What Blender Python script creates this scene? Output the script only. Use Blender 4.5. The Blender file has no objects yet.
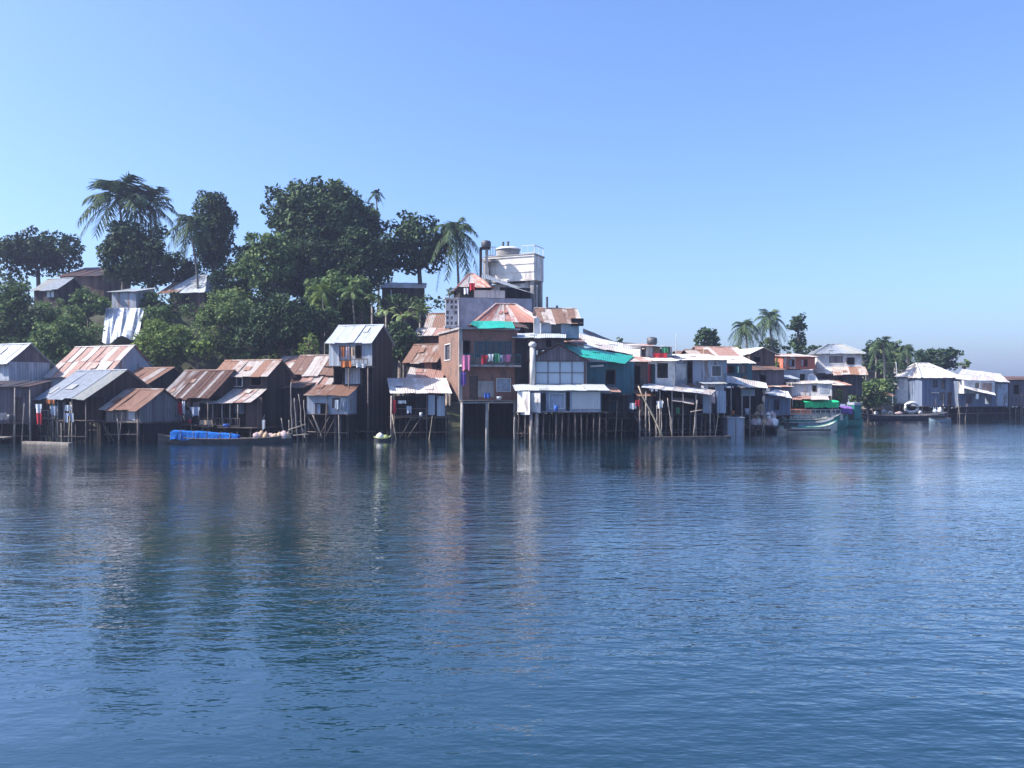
import bpy, math, random
import numpy as np
from mathutils import Vector, Matrix

R = random.Random(7)
NR = np.random.default_rng(11)
sc = bpy.context.scene
COL = sc.collection
F, HZ, CAMH = 850.0, 388.0, 4.0
rad = math.radians

# ------------------------------------------------------------------ camera
cam = bpy.data.objects.new('camera', bpy.data.cameras.new('camera'))
COL.objects.link(cam)
cam.location = (0, 0, CAMH)
cam.rotation_euler = (rad(90), 0, 0)
cam.data.sensor_width = 36
cam.data.lens = 36 * F / 1024
cam.data.shift_y = (HZ - 384) / 1024
cam.data.clip_end = 5000
sc.camera = cam

def W(px, py, Y):
    return Vector(((px - 512) / F * Y, Y, CAMH - (py - HZ) / F * Y))

def interp(x, pts):
    xs, ys = zip(*pts); return float(np.interp(x, xs, ys))
SHORE = [(-500, 66), (0, 65), (170, 67), (440, 76), (540, 76), (650, 75), (760, 79), (840, 88), (880, 107), (1024, 116), (1500, 130)]
HTOP = [(-500, 9), (0, 12.6), (110, 12.8), (200, 12.8), (330, 12.8), (420, 11.8), (470, 8), (540, 4), (640, 1.8), (800, 1.4), (880, 1), (1500, 1)]
def sm(a, b, x): t = min(1, max(0, (x - a) / (b - a))); return t * t * (3 - 2 * t)
def ground(px, Y):
    s = Y - interp(px, SHORE); top = interp(px, HTOP)
    z = -1.6 + 2.2 * sm(2, 10, s) + (top - .6) * sm(7, 26, s)
    z += .35 * math.sin(px * .051 + Y * .21) * sm(4, 12, s) * min(1, top / 6)
    z -= (top + 2.5) * sm(125, 175, Y)
    return z

# ------------------------------------------------------------------ materials
def mat(name):
    m = bpy.data.materials.new(name); m.use_nodes = True
    nt = m.node_tree
    b = nt.nodes['Principled BSDF']
    return m, nt, b

class N:
    """tiny node helper"""
    def __init__(s, nt): s.nt = nt
    def new(s, t, **kw):
        n = s.nt.nodes.new(t)
        for k, v in kw.items(): setattr(n, k, v)
        return n
    def link(s, a, b): s.nt.links.new(a, b)
    def val(s, sock, v):
        if hasattr(v, 'is_output'): s.link(v, sock)
        else: sock.default_value = v
    def math(s, op, a, b=0.0, clamp=False):
        n = s.new('ShaderNodeMath', operation=op); n.use_clamp = clamp
        s.val(n.inputs[0], a); s.val(n.inputs[1], b); return n.outputs[0]
    def mix(s, f, a, b, mode='MIX'):
        n = s.new('ShaderNodeMix', data_type='RGBA', blend_type=mode)
        s.val(n.inputs['Factor'], f)
        for sock, v in ((n.inputs[6], a), (n.inputs[7], b)):
            if hasattr(v, 'is_output'): s.link(v, sock)
            else: sock.default_value = (*v, 1)
        return n.outputs[2]
    def noise(s, vec, scale, detail=3, rough=.55):
        n = s.new('ShaderNodeTexNoise'); s.link(vec, n.inputs['Vector'])
        n.inputs['Scale'].default_value = scale; n.inputs['Detail'].default_value = detail
        n.inputs['Roughness'].default_value = rough
        return n.outputs['Fac']
    def mapping(s, vec, scale):
        n = s.new('ShaderNodeMapping'); s.link(vec, n.inputs['Vector'])
        n.inputs['Scale'].default_value = scale; return n.outputs['Vector']
    def uv(s): return s.new('ShaderNodeTexCoord').outputs['UV']
    def obj(s): return s.new('ShaderNodeTexCoord').outputs['Object']
    def tint(s):
        return s.new('ShaderNodeAttribute', attribute_name='tint').outputs['Fac']
    def oi(s): return s.new('ShaderNodeObjectInfo').outputs['Random']
    def smooth(s, v, lo, hi):
        n = s.new('ShaderNodeMapRange', interpolation_type='SMOOTHSTEP')
        s.val(n.inputs['Value'], v); n.inputs['From Min'].default_value = lo; n.inputs['From Max'].default_value = hi
        return n.outputs['Result']
    def bump(s, h, strength, dist=.02, normal=None):
        n = s.new('ShaderNodeBump'); s.link(h, n.inputs['Height'])
        n.inputs['Strength'].default_value = strength; n.inputs['Distance'].default_value = dist
        if normal: s.link(normal, n.inputs['Normal'])
        return n.outputs['Normal']

def roof_mat(name, sheet, rust, rust2, amount, spread=.5, rough=.55, metal=0.0):
    """corrugated sheets: each sheet weathers by itself, rust runs down the slope"""
    m, nt, b = mat(name); n = N(nt)
    uv = n.uv(); t = n.tint()
    streak = n.noise(n.mapping(uv, (2.2, .35, 1)), 1.0, 4, .6)
    patch = n.noise(uv, .9, 4, .6)
    k = n.math('ADD', n.math('MULTIPLY', streak, .55), n.math('MULTIPLY', patch, .45))
    k = n.math('ADD', k, n.math('MULTIPLY', n.math('SUBTRACT', t, .5), spread))
    k = n.math('ADD', k, n.math('MULTIPLY', n.math('SUBTRACT', n.oi(), .5), .22))
    f = n.smooth(k, .62 - amount * .35, .74 - amount * .3)
    fine = n.noise(n.mapping(uv, (8, 2, 1)), 1.5, 3)
    rc = n.mix(n.smooth(fine, .35, .65), rust, rust2)
    sc_ = n.mix(n.smooth(n.noise(uv, 2.5, 4), .3, .75), tuple(c * .72 for c in sheet), sheet)
    c = n.mix(f, sc_, rc)
    n.link(c, b.inputs['Base Color']); b.inputs['Roughness'].default_value = rough
    b.inputs['Metallic'].default_value = metal
    b.inputs['Specular IOR Level'].default_value = .3
    return m

def plank_mat(name, col, width=.16, var=.35, dirt=(.05, .045, .045), dirty=.4, gap=.5):
    m, nt, b = mat(name); n = N(nt)
    uv = n.uv(); sep = n.new('ShaderNodeSeparateXYZ'); n.link(uv, sep.inputs[0])
    u = n.math('DIVIDE', n.math('ADD', sep.outputs[0], n.math('MULTIPLY', n.oi(), 40)), width)
    wn = n.new('ShaderNodeTexWhiteNoise', noise_dimensions='1D'); n.link(n.math('FLOOR', u), wn.inputs['W'])
    fr = n.math('FRACT', u)
    edge = n.math('MINIMUM', fr, n.math('SUBTRACT', 1, fr))
    g = n.smooth(edge, .02, .09)
    bri = n.math('ADD', 1 - var / 2, n.math('MULTIPLY', wn.outputs['Value'], var))
    st = n.noise(n.mapping(uv, (5, .8, 1)), 1.2, 4, .65)
    pt = n.noise(uv, .7, 3)
    base = n.mix(n.smooth(n.math('ADD', n.math('MULTIPLY', st, .6), n.math('MULTIPLY', pt, .4)), .62 - dirty * .3, .8 - dirty * .2), col, dirt)
    sc_ = n.new('ShaderNodeVectorMath', operation='SCALE'); n.link(base, sc_.inputs[0])
    n.link(n.math('MULTIPLY', bri, n.math('ADD', 1 - gap, n.math('MULTIPLY', g, gap))), sc_.inputs['Scale'])
    n.link(sc_.outputs[0], b.inputs['Base Color'])
    b.inputs['Roughness'].default_value = .85; b.inputs['Specular IOR Level'].default_value = .2
    n.link(n.bump(n.math('ADD', g, n.math('MULTIPLY', st, .3)), .5, .012), b.inputs['Normal'])
    return m

def corr_mat(name, col, stain=(.2, .1, .06), amount=.3, width=.8):
    """corrugated sheet used as wall cladding"""
    m, nt, b = mat(name); n = N(nt)
    uv = n.uv(); sep = n.new('ShaderNodeSeparateXYZ'); n.link(uv, sep.inputs[0])
    u = n.math('ADD', sep.outputs[0], n.math('MULTIPLY', n.oi(), 30))
    wn = n.new('ShaderNodeTexWhiteNoise', noise_dimensions='1D'); n.link(n.math('FLOOR', n.math('DIVIDE', u, width)), wn.inputs['W'])
    w = n.math('SINE', n.math('MULTIPLY', u, 2 * math.pi / .11))
    st = n.noise(n.mapping(uv, (2.5, .5, 1)), 1.1, 4, .65)
    k = n.math('ADD', st, n.math('MULTIPLY', n.math('SUBTRACT', wn.outputs['Value'], .5), .3))
    base = n.mix(n.smooth(k, .68 - amount * .35, .82 - amount * .3), col, stain)
    sc_ = n.new('ShaderNodeVectorMath', operation='SCALE'); n.link(base, sc_.inputs[0])
    n.link(n.math('ADD', .82, n.math('MULTIPLY', wn.outputs['Value'], .3)), sc_.inputs['Scale'])
    n.link(sc_.outputs[0], b.inputs['Base Color'])
    b.inputs['Roughness'].default_value = .6; b.inputs['Specular IOR Level'].default_value = .3
    n.link(n.bump(w, .6, .012), b.inputs['Normal'])
    return m

def plain_mat(name, col, rough=.8, var=.3, scale=2.0, stain=None, spec=.25, use_obj=True):
    m, nt, b = mat(name); n = N(nt)
    vec = n.obj() if use_obj else n.uv()
    f = n.noise(vec, scale, 5, .65)
    c = n.mix(n.smooth(f, .3, .7), tuple(x * (1 - var) for x in col), tuple(min(1, x * (1 + var * .3)) for x in col))
    if stain:
        f2 = n.noise(n.mapping(vec, (2, 2, .35)), scale * .6, 4, .6)
        c = n.mix(n.smooth(f2, .5, .72), c, stain)
    n.link(c, b.inputs['Base Color'])
    b.inputs['Roughness'].default_value = rough; b.inputs['Specular IOR Level'].default_value = spec
    n.link(n.bump(n.noise(vec, scale * 6, 3), .25, .02), b.inputs['Normal'])
    return m

def brick_mat(name, c1, c2, mortar):
    m, nt, b = mat(name); n = N(nt)
    uv = n.uv(); t = n.new('ShaderNodeTexBrick'); n.link(uv, t.inputs['Vector'])
    t.inputs['Color1'].default_value = (*c1, 1); t.inputs['Color2'].default_value = (*c2, 1); t.inputs['Mortar'].default_value = (*mortar, 1)
    t.inputs['Scale'].default_value = 2.6; t.inputs['Mortar Size'].default_value = .03
    f = n.noise(n.mapping(uv, (1.2, .6, 1)), 1.0, 5, .65)
    c = n.mix(n.smooth(f, .45, .72), t.outputs['Color'], tuple(x * .45 for x in mortar))
    n.link(c, b.inputs['Base Color']); b.inputs['Roughness'].default_value = .9; b.inputs['Specular IOR Level'].default_value = .15
    n.link(n.bump(n.math('SUBTRACT', 1, t.outputs['Fac']), .5, .015), b.inputs['Normal'])
    return m

def leaf_mat(name, dark, mid, light, trans=.25):
    m, nt, b = mat(name); n = N(nt)
    r = n.new('ShaderNodeValToRGB'); n.link(n.tint(), r.inputs[0])
    e = r.color_ramp.elements; e[0].color = (*dark, 1); e[1].color = (*light, 1)
    x = r.color_ramp.elements.new(.55); x.color = (*mid, 1)
    n.link(r.outputs[0], b.inputs['Base Color']); b.inputs['Roughness'].default_value = .65; b.inputs['Specular IOR Level'].default_value = .12
    tr = n.new('ShaderNodeBsdfTranslucent'); n.link(r.outputs[0], tr.inputs['Color'])
    mx = n.new('ShaderNodeMixShader'); mx.inputs[0].default_value = trans
    n.link(b.outputs[0], mx.inputs[1]); n.link(tr.outputs[0], mx.inputs[2])
    n.link(mx.outputs[0], nt.nodes['Material Output'].inputs['Surface'])
    return m

M = {}
M['w_brick_shade'] = brick_mat('shaded_front_brick', (.27, .105, .075), (.32, .145, .10), (.22, .17, .15))  # second copy of the brick, shaded front's look set through its colour
# roofs                       sheet colour        rust            rust2        amount
M['r_rust']   = roof_mat('rusty_red_sheet', (.36, .31, .28), (.155, .080, .055), (.22, .12, .08), .95, .6)
M['r_stripe'] = roof_mat('striped_rusty_sheet', (.46, .41, .38), (.125, .070, .052), (.21, .12, .088), .82, 1.0)
M['r_pink']   = roof_mat('faded_rusty_sheet', (.48, .43, .40), (.25, .14, .115), (.36, .22, .18), .55, .8)
M['r_orange'] = roof_mat('orange_rusty_sheet', (.46, .40, .36), (.21, .105, .068), (.29, .165, .11), .75, .8)
M['r_zinc']   = roof_mat('grey_zinc_sheet', (.27, .30, .345), (.17, .21, .20), (.30, .27, .25), .25, .5)
M['r_pale']   = roof_mat('pale_zinc_sheet', (.47, .51, .55), (.30, .35, .35), (.42, .40, .38), .15, .5)
M['r_white']  = roof_mat('white_sheet', (.66, .65, .64), (.40, .35, .32), (.48, .42, .38), .40, .4)
M['r_dark']   = roof_mat('dark_brown_sheet', (.08, .07, .07), (.09, .055, .045), (.15, .08, .06), .7, .5)
M['r_teal']   = roof_mat('turquoise_sheet', (.015, .36, .28), (.02, .26, .21), (.04, .32, .26), .2, .4, .45)
M['r_red']    = roof_mat('red_sheet', (.46, .41, .39), (.27, .10, .075), (.33, .16, .12), .75, .45)
# walls
M['w_dark']   = plank_mat('dark_weathered_planks', (.042, .034, .034), var=.8, width=.24)
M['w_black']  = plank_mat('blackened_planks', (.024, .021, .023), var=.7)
M['w_brown']  = plank_mat('brown_planks', (.11, .078, .068), var=.7, width=.22)
M['w_grey']   = plank_mat('grey_planks', (.17, .155, .155), var=.6, width=.24)
M['w_violet'] = plank_mat('purplish_grey_planks', (.135, .115, .13), width=.26, var=.5)
M['w_pblue']  = plank_mat('pale_blue_planks', (.36, .40, .46), var=.4, width=.24, dirt=(.14, .13, .14), dirty=.45)
M['w_blue']   = plank_mat('blue_painted_planks', (.15, .185, .26), var=.4, dirt=(.08, .1, .15))
M['w_teal']   = plank_mat('dark_teal_planks', (.045, .13, .16), var=.3)
M['w_white']  = corr_mat('white_corrugated_wall', (.62, .61, .61), (.32, .26, .23), .45)
M['w_zinc']   = corr_mat('grey_corrugated_wall', (.36, .38, .42), (.2, .13, .1), .3)
M['w_lblue']  = corr_mat('light_blue_corrugated_wall', (.36, .40, .47), (.22, .17, .16), .45)
M['w_red']    = corr_mat('orange_red_panel_wall', (.56, .16, .10), (.62, .52, .47), .55, .6)
M['w_paint']  = plain_mat('white_painted_render', (.60, .59, .58), var=.3, scale=1.2, stain=(.30, .27, .26))
M['w_bluecon'] = plain_mat('blue_grey_render', (.33, .37, .44), var=.3, scale=1.2, stain=(.25, .26, .3))
M['w_con']    = plain_mat('grey_concrete', (.34, .32, .31), var=.3, scale=1.2, stain=(.16, .15, .15))
M['w_beige']  = plain_mat('beige_concrete', (.74, .69, .63), var=.2, scale=1.0, stain=(.36, .32, .3))
M['w_brick']  = brick_mat('red_brick', (.205, .098, .07), (.26, .14, .10), (.22, .19, .175))
M['wood']     = plain_mat('weathered_timber', (.13, .105, .095), var=.5, scale=3)
M['wood_d']   = plain_mat('dark_wet_timber', (.034, .028, .028), var=.5, scale=3)
M['wood_l']   = plain_mat('pale_timber', (.30, .26, .23), var=.4, scale=3)
M['bamboo']   = plain_mat('bamboo_cane', (.46, .38, .26), var=.4, scale=3)
M['frame_w']  = plain_mat('white_window_paint', (.62, .62, .62), var=.2)
M['frame_d']  = plain_mat('brown_window_paint', (.10, .075, .065), var=.3)
M['bark']     = plain_mat('tree_bark', (.16, .13, .11), var=.5, scale=4)
M['palmbark'] = plain_mat('palm_bark', (.24, .21, .19), var=.5, scale=5)
M['metal_d']  = plain_mat('dark_metal', (.08, .08, .09), rough=.5, var=.3, spec=.4)
M['metal_l']  = plain_mat('light_metal', (.55, .55, .56), rough=.45, var=.2, spec=.4)
M['earth']    = plain_mat('dark_earth', (.045, .048, .026), var=.5, scale=.8, stain=(.05, .07, .03))
M['boat_d']   = plain_mat('tarred_boat_timber', (.045, .045, .05), var=.4, scale=2, rough=.6)
M['boat_w']   = plain_mat('cream_boat_paint', (.62, .58, .50), var=.25, scale=2, stain=(.3, .27, .23), rough=.5)
M['boat_b']   = plain_mat('pale_blue_boat_paint', (.22, .31, .37), var=.35, scale=2, stain=(.2, .23, .25), rough=.5)
M['boat_g']   = plain_mat('green_boat_paint', (.05, .24, .19), var=.25, scale=2, stain=(.05, .12, .1), rough=.5)
M['boat_t']   = plain_mat('turquoise_boat_paint', (.025, .19, .18), var=.2, scale=2, rough=.5)
M['boat_y']   = plain_mat('lime_yellow_paint', (.26, .31, .12), var=.2, scale=2, rough=.5)
def cloth(name, c, var=.2): M[name] = plain_mat(name, c, rough=.9, var=var, scale=3, spec=.1)
cloth('cloth_red', (.48, .04, .055)); cloth('cloth_pink', (.62, .20, .34)); cloth('cloth_white', (.74, .73, .72)); cloth('cloth_blue', (.06, .14, .46))
cloth('cloth_green', (.08, .30, .16)); cloth('cloth_yellow', (.62, .48, .12)); cloth('cloth_purple', (.20, .11, .34)); cloth('cloth_orange', (.62, .20, .07))
cloth('tarp_blue', (.014, .12, .42), .4); cloth('tarp_green', (.03, .52, .20)); cloth('tarp_white', (.50, .53, .58), .45); cloth('sack_tan', (.50, .36, .25), .4)
cloth('sack_pink', (.56, .42, .42), .4)
m, nt, b = mat('dark_glass'); b.inputs['Base Color'].default_value = (.03, .04, .06, 1); b.inputs['Roughness'].default_value = .12; M['glass'] = m
m, nt, b = mat('pale_glass'); b.inputs['Base Color'].default_value = (.34, .42, .50, 1); b.inputs['Roughness'].default_value = .2; M['glass_l'] = m
M['curtain'] = plain_mat('faded_curtain', (.38, .42, .50), rough=.9, var=.3, scale=3)
# foliage
M['lf_dark']  = leaf_mat('dark_tree_leaves', (.018, .036, .019), (.041, .078, .034), (.108, .158, .064), .15)
M['lf_mid']   = leaf_mat('green_tree_leaves', (.034, .068, .026), (.100, .165, .056), (.25, .32, .12))
M['lf_light'] = leaf_mat('light_green_leaves', (.055, .100, .024), (.145, .215, .055), (.28, .35, .10), .3)
M['lf_palm']  = leaf_mat('palm_fronds', (.030, .054, .028), (.062, .105, .048), (.14, .19, .085), .15)
M['lf_banana'] = leaf_mat('banana_leaves', (.06, .11, .04), (.13, .19, .07), (.30, .34, .16), .3)

# ------------------------------------------------------------------ mesh builder
class MB:
    def __init__(s): s.v = []; s.f = []; s.uv = {}; s.t = {}
    def face(s, pts, uv=None, tint=None):
        i = len(s.v); s.v += [tuple(p) for p in pts]; s.f.append(tuple(range(i, i + len(pts))))
        if uv: s.uv[len(s.f) - 1] = uv
        if tint is not None: s.t[len(s.f) - 1] = tint
    def box(s, x0, x1, y0, y1, z0, z1):
        s.hexa([(x0, y0, z0), (x1, y0, z0), (x1, y1, z0), (x0, y1, z0), (x0, y0, z1), (x1, y0, z1), (x1, y1, z1), (x0, y1, z1)])
        return s
    def hexa_(s, a, b, y0, y1, c, d, k):
        s.hexa([(a, y0, c - k), (b, y0, c + k), (b, y1, c + k), (a, y1, c - k), (a + k * .5, y0, d - k), (b + k * .5, y0, d + k), (b + k * .5, y1, d + k), (a + k * .5, y1, d - k)]); return s
    def hexa(s, p):
        for q in ((0, 3, 2, 1), (4, 5, 6, 7), (0, 1, 5, 4), (1, 2, 6, 5), (2, 3, 7, 6), (3, 0, 4, 7)):
            s.face([p[i] for i in q])
        return s
    def prism(s, poly, ext):
        ext = Vector(ext); a = [Vector(p) for p in poly]; b = [p + ext for p in a]
        s.face(a[::-1]); s.face(b)
        for i in range(len(a)):
            j = (i + 1) % len(a); s.face([a[i], a[j], b[j], b[i]])
    def tube(s, pts, radii, n=7, caps=True):
        pts = [Vector(p) for p in pts]; base = len(s.v)
        for k, p in enumerate(pts):
            d = (pts[min(k + 1, len(pts) - 1)] - pts[max(k - 1, 0)]).normalized()
            a = d.orthogonal().normalized() if abs(d.z) < .95 else d.cross(Vector((0, 1, 0))).normalized()
            c = d.cross(a)
            r = radii[k] if isinstance(radii, (list, tuple)) else radii
            for i in range(n):
                t = 2 * math.pi * i / n
                s.v.append(tuple(p + a * math.cos(t) * r + c * math.sin(t) * r))
        for k in range(len(pts) - 1):
            for i in range(n):
                j = (i + 1) % n; o = base + k * n
                s.f.append((o + i, o + j, o + n + j, o + n + i))
        if caps:
            s.f.append(tuple(base + i for i in range(n))[::-1]); s.f.append(tuple(base + (len(pts) - 1) * n + i for i in range(n)))
        return s
    def lathe(s, prof, c=(0, 0, 0), n=16):
        base = len(s.v)
        for r, z in prof:
            for i in range(n):
                t = 2 * math.pi * i / n; s.v.append((c[0] + r * math.cos(t), c[1] + r * math.sin(t), c[2] + z))
        for k in range(len(prof) - 1):
            for i in range(n):
                j = (i + 1) % n; o = base + k * n; s.f.append((o + i, o + j, o + n + j, o + n + i))
        s.f.append(tuple(base + i for i in range(n))[::-1]); s.f.append(tuple(base + (len(prof) - 1) * n + i for i in range(n)))
        return s
    def sheets(s, c00, c10, c11, c01, w=.8, amp=.014, jit=.12, th=.018, ribs=5, rows=1):
        """corrugated roofing sheets laid over a patch (eave-left, eave-right, top-right, top-left)"""
        c00, c10, c11, c01 = map(Vector, (c00, c10, c11, c01))
        nrm = (c10 - c00).cross(c01 - c00); 
        if nrm.length < 1e-6: nrm = (c10 - c00).cross(c11 - c00)
        nrm.normalize()
        if nrm.z < 0: nrm = -nrm
        L = max((c10 - c00).length, (c11 - c01).length); S = max((c01 - c00).length, (c11 - c10).length)
        ns = max(1, round(L / w)); ou, ov = R.uniform(0, 50), R.uniform(0, 50)
        def P(u, v): return c00.lerp(c10, u).lerp(c01.lerp(c11, u), v)
        for r in range(rows):
            va, vb = r / rows, (r + 1) / rows
            for i in range(ns):
                u0, u1 = i / ns, (i + 1) / ns + (.03 / L if i < ns - 1 else 0)
                tint = R.random(); j0 = R.uniform(-jit * 1.5, jit * .8) / S; j1 = (R.uniform(0, jit * .6) / S) if r == rows - 1 else .06 / S
                lift = R.uniform(0, .035) + r * .012; skew = R.uniform(-.05, .05)
                m = ribs * 2 + 1; mid = R.uniform(-.06, .015)
                grid = []
                for kv, v in enumerate((va + (j0 if r == 0 else j0 * .5), (va + vb) / 2, vb + j1)):
                    row = []
                    for k in range(m):
                        u = u0 + (u1 - u0) * k / (m - 1)
                        h = amp * (1 if k % 2 == 0 else -1) + lift + (mid if kv == 1 else 0) + skew * (k / (m - 1) - .5)
                        row.append((P(u, v) + nrm * h, (u * L + ou, v * S + ov)))
                    grid.append(row)
                for a in range(2):
                    for k in range(m - 1):
                        q = (grid[a][k], grid[a][k + 1], grid[a + 1][k + 1], grid[a + 1][k])
                        s.face([x[0] for x in q], [x[1] for x in q], tint)
                        s.face([x[0] - nrm * th for x in q][::-1], [x[1] for x in q][::-1], tint)
                for row, sg in ((grid[0], 1), (grid[2], -1)):
                    for k in range(m - 1):
                        q = [row[k][0] - nrm * th, row[k + 1][0] - nrm * th, row[k + 1][0], row[k][0]]
                        s.face(q[::sg], [row[k][1]] * 4, tint)
                for k in (0, m - 1):
                    for a in range(2):
                        s.face([grid[a][k][0], grid[a + 1][k][0], grid[a + 1][k][0] - nrm * th, grid[a][k][0] - nrm * th], [grid[a][k][1]] * 4, tint)
        if L > 2 and S > 1.2 and (c01 - c11).length > .5:      # odd pieces of sheet nailed over leaks, and bits of timber holding them down
            for q in range(int(L * S / 14) + R.randint(0, 1)):
                u, v = R.uniform(.1, .8), R.uniform(.15, .75); pw, ph = R.uniform(.35, .8) / L, R.uniform(.4, .9) / S; tw = R.uniform(-.08, .08); tint = R.uniform(.35, 1); o_ = nrm * (amp + .04 + R.uniform(0, .015))
                pts = [P(u, v + tw * pw) + o_, P(min(1, u + pw), v - tw * pw) + o_, P(min(1, u + pw + tw * .1), min(.98, v + ph)) + o_ * 1.3, P(u + tw * .1, min(.98, v + ph)) + o_]
                uvq = [(u * L + ou + 7, v * S + ov + 3), ((u + pw) * L + ou + 7, v * S + ov + 3), ((u + pw) * L + ou + 7, (v + ph) * S + ov + 3), (u * L + ou + 7, (v + ph) * S + ov + 3)]
                s.face(pts, uvq, tint); s.face([x - nrm * .02 for x in pts][::-1], uvq[::-1], tint)
                for e in range(4):
                    g = (e + 1) % 4; s.face([pts[e] - nrm * .02, pts[g] - nrm * .02, pts[g], pts[e]], [uvq[e]] * 4, tint)
        return s
    def panel(s, O, U, Nn, w, h, t, holes=()):
        """wall slab with real openings; O lower-left outer corner, U along, Nn inwards"""
        O, U, Nn = Vector(O), Vector(U), Vector(Nn); Zv = Vector((0, 0, 1))
        hs = [(max(0, a), min(w, b), max(0, c), min(h, d)) for a, b, c, d in holes]
        us = sorted({0, w, *[x for q in hs for x in q[:2]]}); vs = sorted({0, h, *[x for q in hs for x in q[2:]]})
        def inside(i, j):
            if i < 0 or j < 0 or i >= len(us) - 1 or j >= len(vs) - 1: return False
            cu, cv = (us[i] + us[i + 1]) / 2, (vs[j] + vs[j + 1]) / 2
            return not any(a < cu < b and c < cv < d for a, b, c, d in hs)
        def p(u, v, n): return O + U * u + Zv * v + Nn * (t * n)
        for i in range(len(us) - 1):
            for j in range(len(vs) - 1):
                if not inside(i, j): continue
                a, b, c, d = us[i], us[i + 1], vs[j], vs[j + 1]
                s.face([p(a, c, 0), p(b, c, 0), p(b, d, 0), p(a, d, 0)])
                s.face([p(a, d, 1), p(b, d, 1), p(b, c, 1), p(a, c, 1)])
                if not inside(i - 1, j): s.face([p(a, c, 1), p(a, c, 0), p(a, d, 0), p(a, d, 1)])
                if not inside(i + 1, j): s.face([p(b, c, 0), p(b, c, 1), p(b, d, 1), p(b, d, 0)])
                if not inside(i, j - 1): s.face([p(a, c, 1), p(b, c, 1), p(b, c, 0), p(a, c, 0)])
                if not inside(i, j + 1): s.face([p(a, d, 0), p(b, d, 0), p(b, d, 1), p(a, d, 1)])
    def build(s, name, m, parent=None, smooth=False):
        me = bpy.data.meshes.new(name); me.from_pydata(s.v, [], s.f); me.update()
        uvl = me.uv_layers.new(name='UVMap').data
        at = me.attributes.new('tint', 'FLOAT', 'FACE')
        for fi, p in enumerate(me.polygons):
            at.data[fi].value = s.t.get(fi, .5)
            u = s.uv.get(fi)
            if u is None:
                n = p.normal; ax = max(range(3), key=lambda k: abs(n[k]))
                for li in p.loop_indices:
                    c = me.vertices[me.loops[li].vertex_index].co
                    uvl[li].uv = (c.x, c.y) if ax == 2 else ((c.y, c.z) if ax == 0 else (c.x, c.z))
            else:
                for k, li in enumerate(p.loop_indices): uvl[li].uv = u[k]
        if smooth: me.polygons.foreach_set('use_smooth', [True] * len(me.polygons))
        me.materials.append(M[m] if isinstance(m, str) else m)
        o = bpy.data.objects.new(name, me); COL.objects.link(o)
        if parent: o.parent = parent
        return o

def tag(o, label=None, cat=None, group=None, kind=None):
    if label: o['label'] = label
    if cat: o['category'] = cat
    if group: o['group'] = group
    if kind: o['kind'] = kind
    return o

def thing(name, label, cat, loc=(0, 0, 0), rz=0.0, group=None):
    o = bpy.data.objects.new(name, None); COL.objects.link(o); o.empty_display_size = .3
    o.location = loc; o.rotation_euler = (0, 0, rz)
    return tag(o, label, cat, group)

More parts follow.
